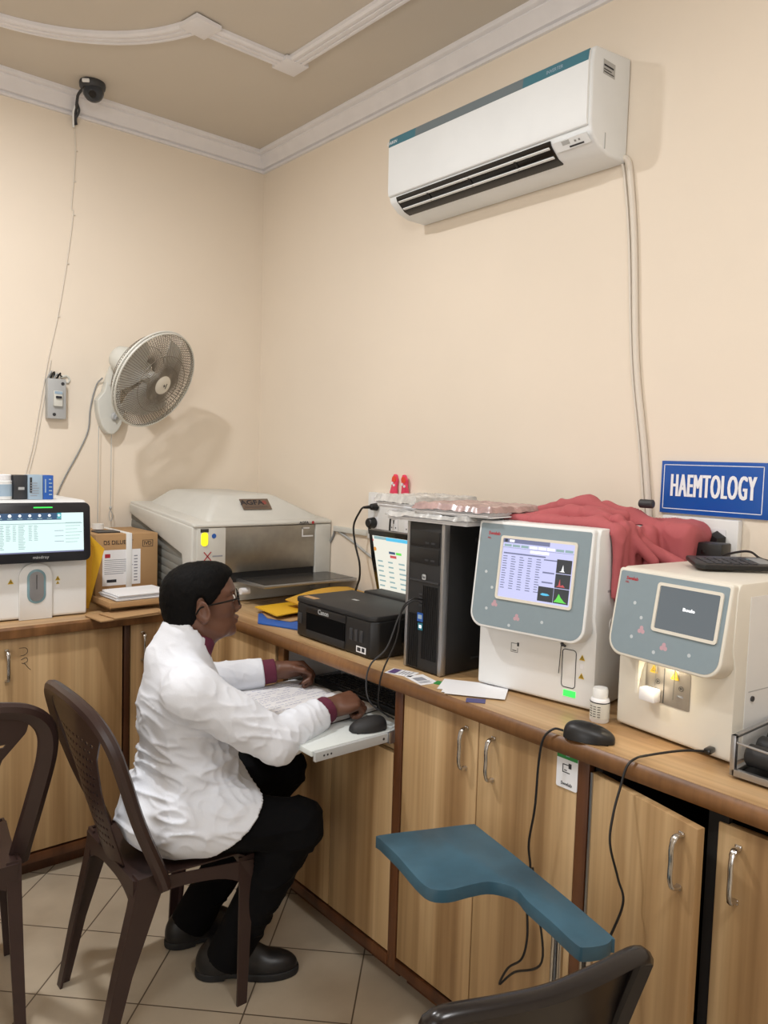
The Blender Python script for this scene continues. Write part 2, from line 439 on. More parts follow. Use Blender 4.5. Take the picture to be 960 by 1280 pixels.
        for ax in range(3):
            A = [slice(None)]*3; B = [slice(None)]*3; A[ax] = slice(0, -1); B[ax] = slice(1, None)
            cr_ = ins[tuple(A)] != ins[tuple(B)]
            e = np.argwhere(cr_); u, w = (ax+1) % 3, (ax+2) % 3
            e = e[(e[:, u] > 0) & (e[:, w] > 0) & (e[:, u] < n[u]-1) & (e[:, w] < n[w]-1)]
            def g(du, dw):
                q = e.copy(); q[:, u] -= du; q[:, w] -= dw; return vid[q[:, 0], q[:, 1], q[:, 2]]
            f = np.stack([g(1, 1), g(0, 1), g(0, 0), g(1, 0)], 1)
            inside = ins[e[:, 0], e[:, 1], e[:, 2]]
            f[~inside] = f[~inside][:, ::-1]; F.append(f)
        return v, np.concatenate(F)

def sdf_mesh(name, vol, m, parent, disp=None, smooth=2):
    v, f = vol.surf()
    # light Laplacian smoothing along the quads
    for _ in range(smooth):
        acc = np.zeros_like(v); cnt = np.zeros(len(v))
        for i in range(4):
            a, b = f[:, i], f[:, (i+1) % 4]
            np.add.at(acc, a, v[b]); np.add.at(cnt, a, 1)
        v = v*.5+.5*acc/np.maximum(cnt, 1)[:, None]
    if disp is not None:
        e1 = v[f[:, 2]]-v[f[:, 0]]; e2 = v[f[:, 3]]-v[f[:, 1]]; fn = np.cross(e1, e2); nn = np.zeros_like(v)
        for i in range(4): np.add.at(nn, f[:, i], fn)
        nn /= np.maximum(np.linalg.norm(nn, axis=1), 1e-12)[:, None]
        v = v+nn*disp(v)[:, None]
    T = np.array((frame(parent) if parent is not None else Matrix.Identity(4)).inverted())
    v = v@T[:3, :3].T+T[:3, 3]
    me = bpy.data.meshes.new(name)
    me.vertices.add(len(v)); me.vertices.foreach_set('co', v.astype(np.float32).ravel())
    me.loops.add(len(f)*4); me.loops.foreach_set('vertex_index', f.astype(np.int32).ravel())
    me.polygons.add(len(f)); me.polygons.foreach_set('loop_start', np.arange(0, len(f)*4, 4, dtype=np.int32))
    me.update(calc_edges=True); me.validate()
    me.materials.append(m)
    me.polygons.foreach_set('use_smooth', [True]*len(me.polygons))
    o = bpy.data.objects.new(name, me); COL.objects.link(o)
    if parent is not None: o.parent = parent
    return o
# ------------------------------------------------------------------ room
XW, YW, ZC, CT = 2.08, 3.474, 3.055, .932     # right wall, back wall, ceiling, worktop height
XL, YF = -1.7, -1.9
mb = MB(); mb.bx((XL, YF, -.06), (XW, YW, 0)); struct('floor', mb, M['floor'])
mb = MB(); mb.bx((XL, YF, ZC), (XW, YW, ZC+.06)); struct('ceiling', mb, M['ceil'])
mb = MB(); mb.bx((XW, YF, -.06), (XW+.1, YW+.1, ZC+.06)); struct('wall_right', mb, M['wall'])
mb = MB(); mb.bx((XL, YW, -.06), (XW, YW+.1, ZC+.06)); struct('wall_back', mb, M['wall'])
mb = MB(); mb.bx((XL-.1, YF, -.06), (XL, YW+.1, ZC+.06)); struct('wall_left', mb, M['wall'])
mb = MB(); mb.bx((XL-.1, YF-.1, -.06), (XW+.1, YF, ZC+.06)); struct('wall_front', mb, M['wall'])
# cornice: plaster moulding profile (projection, height)
prof = [(0, 2.968), (.012, 2.968), (.014, 2.976), (.008, 2.979), (.008, 2.983), (.02, 2.986), (.026, 2.998), (.034, 3.014), (.046, 3.026), (.05, 3.03), (.05, 3.036),
        (.058, 3.037), (.066, 3.041), (.069, 3.047), (.069, ZC+.001), (0, ZC+.001)]
mb = MB(); mb.loft([[(XL, YW-d, z) for d, z in prof], [(XW-d, YW-d, z) for d, z in prof]]); struct('trim_1', mb, M['white_trim'])
mb = MB(); mb.loft([[(XW-d, YW-d, z) for d, z in prof], [(XW-d, YF, z) for d, z in prof]]); struct('trim_2', mb, M['white_trim'])
# ceiling moulding: quarter arcs meeting straight runs with pyramid blocks
w = .036
cp = [(-.035, 0), (-.035, -.012), (-.027, -.018), (-.017, -.018), (-.015, -.014), (-.009, -.014), (-.007, -.018), (.007, -.018), (.009, -.014), (.015, -.014), (.017, -.018), (.027, -.018), (.035, -.012), (.035, 0)]
def moulding(mb, path):
    secs = []
    P = [V((x, y, ZC)) for x, y in path]
    for i, p in enumerate(P):
        t = (P[min(i+1, len(P)-1)]-P[max(i-1, 0)]).normalized(); nrm = V((t.y, -t.x, 0))
        secs.append([p+nrm*a+V((0, 0, b)) for a, b in cp])
    mb.loft(secs)
mb = MB()
cx0, cy0, rad = .65, 2.40, .655
arc = [(cx0+rad*math.cos(a), cy0+rad*math.sin(a)) for a in [R(16+k*(148-16)/30) for k in range(31)]]
moulding(mb, arc)
moulding(mb, [(1.29, 2.60), (1.662, 2.60)])
moulding(mb, [(1.662, 2.60), (1.70, 1.2), (1.70, -1.2)])
for (x, y), a, sz in (((1.283, 2.59), .15, .052), ((1.663, 2.60), .02, .050)):
    q = [V((sz*sx, sz*sy, -.004)) for sx, sy in ((-1, -1), (1, -1), (1, 1), (-1, 1))]; Rm = Matrix.Rotation(a, 4, 'Z')
    b0 = [Rm @ p+V((x, y, ZC)) for p in q]; tpp = V((x, y, ZC-.036)); b1 = [p+V((0, 0, -.014)) for p in b0]
    mb._faces(b0+b1+[tpp], [(0, 1, 5, 4), (1, 2, 6, 5), (2, 3, 7, 6), (3, 0, 4, 7), (4, 5, 8), (5, 6, 8), (6, 7, 8), (7, 4, 8)])
struct('trim_3', mb, M['white_trim'])

# ------------------------------------------------------------------ cabinets
def handle_bm(L=.105, out=.028, r=.0042):
    """bow handle in local frame: runs along z, stands out along -x"""
    mb = MB()
    pts = cr([(0, 0, L/2), (-out*.7, 0, L/2-.002), (-out, 0, L/2-.022), (-out*.98, 0, 0), (-out, 0, -L/2+.022), (-out*.7, 0, -L/2+.002), (0, 0, -L/2)], 5)
    n = len(pts); mb.tube(pts, [r*(1.1 if i < n*.24 or i > n*.76 else .9) for i in range(n)], 10, up=(0, 1, 0), flat=1.5)
    for s in (1, -1): mb.box((-.002, 0, s*(L/2+.001)), (.004, .013, .010), bev=.0015)
    return mb
def add_handle(door, loc, rot=0, **k):
    mb = handle_bm(**k); mb.xf(Matrix.Translation(V(loc)) @ Matrix.Rotation(rot, 4, 'Z')); o = mb.build('handle', M['chrome'], door, world=True); o['label'] = 'chrome bow handle'
    return o
FX = 1.451   # face of the right run
FY = 2.846   # face of the back run
def door_right(par, y0, y1, z0, z1, hy=None, hz=.805):
    mb = MB(); mb.bx((FX, y0, z0), (FX+.018, y1, z1), bev=.0015)
    d = mb.build('door', M['wood'], par, world=True)
    if hy is not None: add_handle(d, (FX, hy, hz))
    return d
def plinth_right(par, y0, y1):
    mb = MB(); mb.bx((FX-.003, y0, .06), (FX+.03, y1, .092), bev=.002); mb.bx((FX+.05, y0, .0), (FX+.068, y1, .06))
    mb.build('plinth', M['stile'], par, world=True)
def carcass(par, a, b, m=None, inner=False):
    (x0, y0, z0), (x1, y1, z1) = a, b; t = .018; mb = MB()
    mb.bx((x0, y0, z0), (x1, y0+t, z1)); mb.bx((x0, y1-t, z0), (x1, y1, z1)); mb.bx((x0, y0+t, z0), (x1, y1-t, z0+t)); mb.bx((x1-t, y0+t, z0+t), (x1, y1-t, z1))
    if not inner: mb.bx((x0, y0+t, z1-t), (x1-t, y1-t, z1))
    return mb.build('carcass', m or M['dark_in'], par, world=True)

ZT = .893   # underside of the worktop
# corner cabinet of the right run
c = thing('base_cabinet', 'wooden corner base cabinet behind the seated man, under the blue and yellow folders', 'cabinet', (1.76, 2.55, 0))
carcass(c, (FX+.02, 2.262, .06), (XW-.002, 2.843, ZT)); plinth_right(c, 2.262, 2.84)
door_right(c, 2.285, 2.70, .1, ZT-.008)
mb = MB(); mb.bx((FX, 2.703, .095), (FX+.02, 2.84, ZT)); mb.build('filler_panel', M['wood'], c, world=True)
# desk unit with the sliding keyboard tray
c = thing('computer_desk_unit', 'wooden desk unit with a pulled-out white keyboard tray in front of the seated man', 'desk', (1.76, 1.93, 0))
mb = MB(); mb.bx((FX+.02, 1.604, .06), (XW-.002, 1.622, ZT)); mb.bx((FX+.02, 2.24, .06), (XW-.002, 2.258, ZT)); mb.bx((XW-.02, 1.622, .06), (XW-.002, 2.24, ZT)); mb.bx((FX+.02, 1.622, .06), (XW-.02, 2.24, .078))
mb.build('carcass', M['wood'], c, world=True)
mb = MB(); mb.bx((FX+.02, 1.622, .70), (XW-.02, 2.24, .715)); mb.build('shelf', M['wood'], c, world=True)
mb = MB(); mb.bx((XW-.38, 1.622, .716), (XW-.37, 2.24, ZT)); o = mb.build('back_panel', M['lgrey'], c, world=True)
mb = MB(); mb.bx((FX+.02, 2.236, .716), (XW-.38, 2.2399, ZT)); mb.build('side_lining', M['paper'], c, world=True)
mb = MB(); mb.bx((FX-.002, 1.602, .06), (FX+.02, 1.636, ZT), bev=.002); mb.build('stile', M['stile'], c, world=True)
mb = MB(); mb.bx((FX-.002, 2.228, .06), (FX+.02, 2.262, ZT), bev=.002); mb.build('stile', M['edge'], c, world=True)
plinth_right(c, 1.636, 2.228)
d = door_right(c, 1.638, 1.935, .1, .70)
d2 = door_right(c, 1.939, 2.226, .1, .70)
mb = MB(); mb.bx((1.167, 1.648, .7505), (1.62, 2.215, .7655), bev=.001)
tr = mb.build('keyboard_tray', mat('white_tray_laminate', (214, 220, 218), .35), c, world=True)
for y in (1.642, 2.2205):
    mb = MB(); mb.bx((1.172, y-.006, .738), (1.64, y+.0055, .764), bev=.001)
    for k in range(3): mb.cyl((1.20+k*.012, y-.0065, .751), (1.20+k*.012, y-.005, .751), .003, seg=10, m=M['dgrey'])
    mb.cyl((1.41, y-.0065, .751), (1.41, y-.005, .751), .004, seg=10, m=M['dgrey']); o = mb.build('slide_rail', M['lgrey'], tr, world=True)
for y in (1.634, 2.2275):
    mb = MB(); mb.bx((1.43, y-.002, .733), (1.75, y+.002, .769)); mb.bx((1.425, y-.004, .735), (1.44, y+.004, .767), bev=.001)
    mb.build('rail_housing', M['alu'], c, world=True)
# two-door cabinet in the middle of the run
c = thing('base_cabinet', 'closed two-door wooden cabinet under the larger screen analyser, card tied on its right edge', 'cabinet', (1.76, 1.3, 0))
carcass(c, (FX+.02, .98, .06), (XW-.002, 1.602, ZT)); plinth_right(c, .98, 1.602)
door_right(c, 1.312, 1.598, .1, ZT-.006, 1.351); door_right(c, 1.006, 1.308, .1, ZT-.006, 1.258)
mb = MB(); mb.bx((FX-.002, .974, .06), (FX+.02, 1.004, ZT), bev=.002); mb.build('stile', M['stile'], c, world=True)
# cabinet with the door ajar
c = thing('base_cabinet', 'wooden cabinet with its left door standing ajar, dark inside, under the roller mixer', 'cabinet', (1.76, .5, 0))
carcass(c, (FX+.02, .05, .06), (XW-.002, .972, ZT), inner=True); plinth_right(c, .05, .972)
o = MB(); Ld = .292; th = R(13.5)
o.bx((0, -Ld, .1), (.02, 0, .868), bev=.002)
Tm = Matrix.Translation((FX+.002, .970, 0)) @ Matrix.Rotation(-th, 4, 'Z')
o.xf(Tm); dd = o.build('door', M['wood'], c, world=True)
hp = Tm @ V((0, -Ld+.035, .79)); add_handle(dd, hp, -th)
o = MB(); o.bx((-.003, -.006, .1), (.0, .0, .868)); o.xf(Tm); o.build('metal_edge', M['alu'], dd, world=True)
door_right(c, .382, .678, .1, .868, .637, .78); door_right(c, .06, .379, .1, .868, .36, .78)
mb = MB(); mb.bx((FX+.004, .66, .06), (FX+.02, .70, ZT)); mb.build('stile', M['dark_in'], c, world=True)

def door_back(par, x0, x1, z0, z1, hx=None, hz=.8):
    mb = MB(); mb.bx((x0, FY, z0), (x1, FY+.018, z1), bev=.0015); d = mb.build('door', M['wood'], par, world=True)
    if hx is not None: add_handle(d, (hx, FY, hz), R(90))
    return d
def plinth_back(par, x0, x1):
    mb = MB(); mb.bx((x0, FY-.003, .06), (x1, FY+.03, .092), bev=.002); mb.bx((x0, FY+.05, 0), (x1, FY+.068, .06)); mb.build('plinth', M['stile'], par, world=True)
c = thing('base_cabinet', 'wooden cabinet under the white bench analyser, pen scribble on its door', 'cabinet', (.68, 3.1, 0))
carcass(c, (.225, FY+.02, .06), (1.128, YW-.002, ZT)); plinth_back(c, .225, 1.128)
door_back(c, .23, .665, .1, ZT-.006, .635); d = door_back(c, .669, 1.122, .1, ZT-.006, .712, .795)
f = Face((.775, FY-.0003, .80), (1, 0, 0), (0, 0, 1)); mb = MB()
for pts in ([(-.022, .052), (.0, .05), (.006, .036), (-.004, .026), (-.018, .024)], [(-.016, .01), (.0, .016), (.006, .004), (-.006, -.004), (-.014, -.002)], [(-.006, -.002), (.008, -.022), (.016, -.03)]):
    mb.tube([f.T @ V((a, b, .0)) for a, b in cr([(p[0], p[1], 0) for p in pts], 4) for a, b in [(a, b)]] if False else [f.T @ p for p in cr([(q[0], q[1], 0) for q in pts], 4)], .0009, 5)
mb.build('pen_scribble', M['ink'], d, world=True)
mb = MB(); mb.bx((1.128, FY-.002, .06), (1.15, FY+.02, ZT), bev=.002); mb.build('stile', M['stile'], c, world=True)
c = thing('base_cabinet', 'wooden cabinet directly behind the seated man, small handle visible beside his shoulder', 'cabinet', (1.3, 3.1, 0))
carcass(c, (1.152, FY+.02, .06), (1.447, YW-.002, ZT)); plinth_back(c, 1.152, 1.447)
door_back(c, 1.154, 1.445, .1, ZT-.006, 1.20, .80)
c = thing('base_cabinet', 'wooden cabinet at the left end of the back run, mostly outside the picture', 'cabinet', (-.1, 3.1, 0))
carcass(c, (-.4, FY+.02, .06), (.222, YW-.002, ZT)); plinth_back(c, -.4, .222); door_back(c, -.395, .218, .1, ZT-.006)

# worktops
def nose(y): return [(y, ZT+.004), (y-.005, ZT+.010), (y-.007, ZT+.02), (y-.005, ZT+.029), (y, CT-.0005), (y+.01, CT-.0005), (y+.01, ZT+.004)]
w1 = thing('worktop', 'long wood-grain worktop along the right wall, carrying computer and screen analysers', 'worktop', (1.76, 1.2, CT))
mb = MB(); mb.bx((1.438, -.5, ZT), (XW-.001, 2.8235, CT)); mb.build('top_board', M['wood_top'], w1, world=True)
mb = MB(); mb.prism([(1.4379, ZT-.002), (1.431, ZT), (1.427, ZT+.008), (1.426, ZT+.018), (1.429, ZT+.03), (1.4379, CT-.001)], -.5, 2.8235, 'y'); mb.build('edge_band', M['edge'], w1, world=True)
w2 = thing('worktop', 'wood-grain worktop along the back wall under the bench analyser and imaging plate reader', 'worktop', (.8, 3.15, CT))
mb = MB(); mb.bx((-.45, 2.832, ZT), (XW-.001, YW-.001, CT)); mb.build('top_board', M['wood_top_x'], w2, world=True)
mb = MB(); mb.prism([(2.8319, ZT-.002), (2.825, ZT), (2.8245, ZT+.008), (2.8242, ZT+.018), (2.8245, ZT+.03), (2.8319, CT-.001)], -.45, 1.42, 'x'); mb.build('edge_band', M['edge'], w2, world=True)

# ------------------------------------------------------------------ air conditioner
a = thing('air_conditioner', 'white split air conditioner with a blue-grey top strip high on the right wall', 'air conditioner', (XW, 1.81, 2.62))
y0, y1 = 1.372, 2.262
body = [(XW-.002, 2.462), (1.985, 2.462), (1.935, 2.476), (1.897, 2.505), (1.889, 2.53), (1.886, 2.70), (1.892, 2.735), (1.905, 2.748), (XW-.002, 2.768)]
mb = MB(); mb.prism(body, y0, y1, 'y', bev=.014, seg=4); mb.build('body', M['acw'], a, world=True)
fp = [(1.889, 2.522), (1.882, 2.526), (1.879, 2.54), (1.877, 2.70), (1.882, 2.728), (1.889, 2.735)]
mb = MB(); mb.prism(fp, y0+.008, y1-.008, 'y', bev=.002); pn = mb.build('front_panel', M['acw'], a, world=True)
mb = MB(); mb.prism([(1.8762, 2.70), (1.8802, 2.7305), (1.8845, 2.7345), (1.886, 2.730), (1.8798, 2.70)], y0+.009, 1.62, 'y', m=M['acblue'])
mb.prism([(1.8762, 2.70), (1.8802, 2.7305), (1.8845, 2.7345), (1.886, 2.730), (1.8798, 2.70)], 1.62, 2.11, 'y', m=M['acgrey'])
mb.prism([(1.8762, 2.70), (1.8802, 2.7305), (1.8845, 2.7345), (1.886, 2.730), (1.8798, 2.70)], 2.11, y1-.009, 'y', m=M['acblue'])
mb.build('colour_strip', None, pn, world=True)
f = Face((1.878, 2.235, 2.714), (0, -1, 0), (.13, 0, 1)); mb = MB(); f.text(mb, 'DAIKIN', 0, 0, .013, M['signwhite'], .9); mb.build('lettering', None, pn, world=True); mb = MB()
f.text(mb, 'INVERTER', .735, 0, .011, M['bluegrey'], .9); mb.build('lettering', None, pn, world=True)
# louvre outlet
def sl(z): return np.interp(z, [2.462, 2.476, 2.505, 2.53], [1.985, 1.935, 1.897, 1.889])
mb = MB(); mb.prism([(1.890, 2.518), (1.896, 2.504), (1.934, 2.474), (1.96, 2.467), (1.96, 2.4745), (1.905, 2.52)], 1.515, y1-.045, 'y'); mb.xf(Matrix.Translation((-.0015, 0, -.0015))); ou = mb.build('air_outlet', M['blackg'], a, world=True)
for (x, z, ag) in ((1.8985, 2.499, 10), (1.922, 2.4795, 10)):
    mb = MB(); mb.box((x, (1.52+y1-.05)/2, z), (.011, y1-.05-1.52-.004, .004), (0, R(ag), 0), bev=.0015); mb.build('louvre', M['acw'], ou, world=True)
for i in range(3):
    mb = MB(); mb.box((1.912, 1.66+i*.2, 2.489), (.03, .008, .006), (0, R(40), 0)); mb.build('vane', M['black'], ou, world=True)
f = Face((1.905, 1.445, 2.494), (0, -1, 0), (-.75, 0, .66)); mb = MB(); f.rect(mb, -.06, -.012, .06, .02, M['acw'], .002, .002)
f.rect(mb, -.03, .004, -.004, .017, M['lgrey'], .003); f.rect(mb, .012, .004, .018, .010, M['grey'], .003); f.rect(mb, .026, .004, .032, .010, M['grey'], .003)
f.rect(mb, -.01, -.008, .04, -.003, M['dgrey'], .003); mb.build('display_panel', None, a, world=True)
f = Face((1.965, y0-.0005, 2.70), (1, 0, 0), (0, 0, 1)); mb = MB(); f.rect(mb, -.028, -.02, .03, .02, M['lgrey'], .0005); f.rect(mb, -.025, .002, .022, .007, M['ink'], .001); f.rect(mb, -.025, -.008, .012, -.005, M['dgrey'], .001); f.rect(mb, -.025, -.015, .024, -.012, M['dgrey'], .001)
mb.build('rating_sticker', None, a, world=True)
mb = MB(); mb.bx((1.96, y0-.0012, 2.475), (1.963, y0+.002, 2.52)); mb.build('seam', M['lgrey'], a, world=True)
# pipe and wire hanging down from it
mb = MB(); mb.tube(cr([(2.066, 1.376, 2.478), (2.0695, 1.362, 2.466), (2.0708, 1.352, 2.42), (2.0708, 1.328, 2.229), (2.0708, 1.30, 1.871), (2.0708, 1.258, 1.609), (2.0708, 1.232, 1.42), (2.0708, 1.228, 1.36)], 8), .0095, 10)
single('drain_pipe', mb, M['cable_w'], 'white drain pipe running down the right wall from the air conditioner', 'pipe', (2.07, 1.3, 1.9))
mb = MB(); mb.tube(cr([(2.07, 1.388, 2.474), (2.075, 1.376, 2.43), (2.075, 1.348, 2.229), (2.075, 1.318, 1.871), (2.075, 1.276, 1.609), (2.075, 1.25, 1.42), (2.075, 1.245, 1.36)], 8), .0045, 8)
single('power_wire', mb, M['cable_w'], 'thin white wire beside the drain pipe below the air conditioner', 'cable', (2.07, 1.32, 1.9))

# ------------------------------------------------------------------ dome camera, its cable, breaker
a = thing('security_camera', 'dark dome security camera on the ceiling above the back wall', 'camera', (1.158, 3.30, ZC))
mb = MB(); mb.lathe([(.001, 0), (.050, 0), (.052, -.010), (.050, -.022), (.044, -.030), (.001, -.031)], (1.158, 3.30, ZC)); mb.build('mount_ring', M['dgrey'], a, world=True)
mb = MB(); mb.sph((1.16, 3.295, ZC-.034), (.042, .042, .044), 28); mb.build('dome', mat('smoked_dome', (38, 44, 52), .12), a, world=True)
mb = MB(); mb.cyl((1.148, 3.27, ZC-.056), (1.142, 3.254, ZC-.064), .013, .014, 20); mb.build('lens', M['blackg'], a, world=True)
mb = MB(); mb.box((1.118, 3.262, ZC-.016), (.03, .012, .014), R(-40), bev=.004); mb.build('tape', M['white'], a, world=True)
mb = MB(); mb.tube(cr([(1.135, 3.345, 3.04), (1.132, 3.395, 3.03), (1.136, 3.425, 3.0), (1.14, 3.452, 2.975), (1.138, 3.46, 2.93)], 6), .006, 8)
mb.tube(cr([(1.14, 3.43, 3.01), (1.15, 3.436, 2.985), (1.142, 3.45, 2.955), (1.148, 3.463, 2.935)], 6), .005, 8); mb.tube(cr([(1.132, 3.43, 3.0), (1.128, 3.442, 2.97), (1.136, 3.462, 2.92)], 6), .004, 8, M['white'])
single('cable_joint', mb, M['dgrey'], 'knotted dark wire joint hanging over the cornice below the dome camera', 'cable', (1.14, 3.44, 2.97))
mb = MB(); pts = [(1.144, YW-.004, 2.93), (1.147, YW-.004, 2.83), (1.14, YW-.004, 2.70), (1.131, YW-.004, 2.587), (1.138, YW-.004, 2.56), (1.112, YW-.004, 2.35), (1.075, YW-.004, 2.12), (1.036, YW-.004, 1.931), (1.0, YW-.004, 1.72), (.975, YW-.004, 1.57), (.945, YW-.004, 1.44), (.93, YW-.006, 1.33)]
mb.tube(cr(pts, 8), .0026, 6)
mb.tube(cr([(p[0]+.012*min(1, i/5), p[1], p[2]) for i, p in enumerate(pts)], 8)[56:], .0024, 6)
for i in (1, 2, 4, 5, 6): mb.box((pts[i][0]+.004, YW-.003, pts[i][2]), (.012, .006, .006), bev=.001)
single('camera_cable', mb, M['cable_w'], 'thin white clipped cable running down the back wall from the dome camera', 'cable', (1.04, YW, 2.1))
a = thing('breaker_box', 'small grey circuit breaker box on the back wall left of the fan', 'circuit breaker', (1.061, YW, 1.775))
mb = MB(); mb.bx((1.024, YW-.04, 1.682), (1.10, YW-.001, 1.852), bev=.004); mb.build('enclosure', M['lgrey'], a, world=True)
mb = MB(); mb.bx((1.046, YW-.052, 1.735), (1.082, YW-.039, 1.80), bev=.002); br = mb.build('breaker', M['offwhite'], a, world=True)
mb = MB(); mb.bx((1.053, YW-.06, 1.768), (1.076, YW-.051, 1.778), bev=.001); mb.build('lever', M['ink'], br, world=True)
mb = MB(); mb.bx((1.048, YW-.0535, 1.787), (1.080, YW-.0515, 1.798)); mb.build('label_strip', M['bluegrey'], br, world=True)
for x, z in ((1.085, 1.832), (1.05, 1.70)):
    mb = MB(); mb.cyl((x, YW-.042, z), (x, YW-.039, z), .007, seg=14); mb.build('screw', M['dgrey'], a, world=True)
mb = MB()
for k in range(4): mb.tube(cr([(1.03+k*.012, YW-.01, 1.85), (1.035+k*.014, YW-.03, 1.872+.004*(k % 2)), (1.045+k*.012, YW-.02, 1.882-.004*k), (1.04+k*.018, YW-.008, 1.862)], 5), .0036, 6, M['black'] if k % 2 else M['lgrey'])
mb.build('wire_ends', None, a, world=True)
mb = MB(); mb.tube(cr([(1.085, YW-.012, 1.86), (1.11, YW-.004, 1.87), (1.125, YW-.002, 1.858), (1.118, YW-.002, 1.842), (1.10, YW-.004, 1.846)], 5), .005, 6); mb.build('sealant', M['offwhite'], a, world=True)
# ------------------------------------------------------------------ wall fan
a = thing('wall_fan', 'off-white wall-mounted fan with a wire guard tilted downwards on the back wall', 'fan', (1.30, YW, 1.80))
prof = []
for k in range(24):
    t = 2*math.pi*k/24; prof.append((1.292+.062*math.sin(t)*(1.0 if math.cos(t) < 0 else .62)+(.02 if math.cos(t) > 0 else 0)*math.cos(t), 1.775-.15*math.cos(t+math.pi)*1.0))
mb = MB(); mb.prism(prof, YW-.052, YW-.001, 'y', bev=.014, seg=3); mb.build('mount_body', M['offwhite'], a, world=True)
mb = MB(); mb.cyl((1.305, YW-.052, 1.705), (1.307, YW-.064, 1.705), .019, .016, 18, bev=.003); mb.box((1.307, YW-.067, 1.705), (.006, .008, .028), (0, R(30), 0), bev=.001); kn = mb.build('speed_knob', M['lgrey'], a, world=True)
hub = V((1.395, 3.19, 1.858)); ax = V((.37, -.79, -.44)).normalized()
back = hub-ax*.10
mb = MB(); mb.tube(cr([(1.296, YW-.03, 1.85), (1.304, YW-.05, 1.90), (1.315, 3.40, 1.935), tuple(hub-ax*.20)], 6), .03, 16); mb.build('arm', M['offwhite'], a, world=True)
Tz = Matrix.Translation(hub) @ ax.to_track_quat('Z', 'Y').to_matrix().to_4x4()
mb = MB(); mb.lathe([(.001, -.262), (.03, -.257), (.052, -.238), (.062, -.21), (.062, -.17), (.056, -.12), (.05, -.085), (.001, -.083)], T=Tz); mb.xf(Matrix.Translation((0, 0, .0))); mb.build('motor_housing', M['offwhite'], a, world=True)
RG = .217
gf = thing
mb = MB()
mb.ring((0, 0, 0), RG, .0045, T=Tz, n=64, seg=8); mb.ring((0, 0, -.014), RG+.002, .0045, T=Tz, n=64, seg=8)
o = mb.build('guard_rim', M['offwhite'], a, world=True)
mb = MB()
for k in range(110):
    t = 2*math.pi*k/110; d = V((math.cos(t), math.sin(t), 0)); q = V((math.cos(t+.12), math.sin(t+.12), 0))
    mb.tube([Tz @ (d*.042+V((0, 0, .042))), Tz @ (q*.12+V((0, 0, .036))), Tz @ (q*.182+V((0, 0, .016))), Tz @ (q*RG)], .0015, 4)
mb.ring((0, 0, .034), .13, .0014, T=Tz, n=48, seg=5); mb.ring((0, 0, .04), .085, .0014, T=Tz, n=40, seg=5)
mb.build('front_guard', M['wire'], a, world=True)
mb = MB()
for k in range(96):
    t = 2*math.pi*k/96; d = V((math.cos(t), math.sin(t), 0))
    mb.tube([Tz @ (d*.05+V((0, 0, -.08))), Tz @ (d*.15+V((0, 0, -.082))), Tz @ (d*.192+V((0, 0, -.05))), Tz @ (d*(RG+.001)+V((0, 0, -.014)))], .0015, 4)
mb.ring((0, 0, -.083), .12, .0014, T=Tz, n=48, seg=5); mb.ring((0, 0, -.06), .186, .0014, T=Tz, n=48, seg=5)
mb.build('rear_guard', M['wire'], a, world=True)
mb = MB(); mb.lathe([(.001, .050), (.030, .049), (.041, .045), (.044, .040), (.042, .036), (.001, .036)], T=Tz); cap_ = mb.build('guard_badge', M['cream'], a, world=True)
mb = MB(); f = Face(Tz @ V((0, 0, .0502)), Tz.to_3x3() @ V((0, 1, 0)), Tz.to_3x3() @ V((-1, 0, 0)))
f.shape(mb, [(-.004, 0), (0, .007), (.004, 0), (.009, .002), (.003, -.003), (0, -.006), (-.003, -.003), (-.009, .002)], M['ink'], .001); f.rect(mb, -.012, -.014, .012, -.010, M['ink'], .001)
mb.build('badge_print', None, cap_, world=True)
mb = MB(); mb.cyl(Tz @ V((0, 0, -.066)), Tz @ V((0, 0, .012)), .03, .026, 20, bev=.004); mb.build('hub', M['fanblade'], a, world=True)
for k in range(3):
    t0 = 2*math.pi*k/3+.5
    def bl(u, v, t0=t0):
        r = .024+u*.158; wv = (v-.5)*(.5+1.05*math.sin(min(1, u*1.25)*math.pi*.62)); tt = t0+wv+.25*u
        return Tz @ V((r*math.cos(tt), r*math.sin(tt), -.032+(v-.5)*.045*(1-.35*u)))
    mb = MB(); mb.grid(bl, 10, 10, thick=.003); mb.build('blade', M['fanblade'], a, world=True)
mb = MB(); mb.tube([(1.243, YW-.03, 1.66), (1.241, YW-.028, 1.23)], .0016, 5); mb.build('pull_cord', M['lgrey'], a, world=True)
mb = MB(); mb.tube([(1.30, YW-.03, 1.66), (1.299, YW-.028, 1.30)], .0016, 5); mb.sph((1.299, YW-.028, 1.295), (.006, .006, .009), 10); mb.tube(cr([(1.299, YW-.028, 1.29), (1.292, YW-.028, 1.265), (1.30, YW-.028, 1.235), (1.308, YW-.028, 1.262), (1.299, YW-.028, 1.288)], 5), .0016, 5)
mb.build('pull_cord', M['lgrey'], a, world=True)
mb = MB(); mb.tube(cr([(1.262, YW-.02, 1.875), (1.24, YW-.005, 1.84), (1.215, YW-.005, 1.74), (1.205, YW-.005, 1.64), (1.165, YW-.005, 1.545), (1.11, YW-.005, 1.44), (1.075, YW-.005, 1.36), (1.06, YW-.01, 1.30)], 8), .0032, 6)
single('fan_cable', mb, M['grey'], 'grey cable curving down the back wall from the fan to behind the bench analyser', 'cable', (1.16, YW, 1.6))

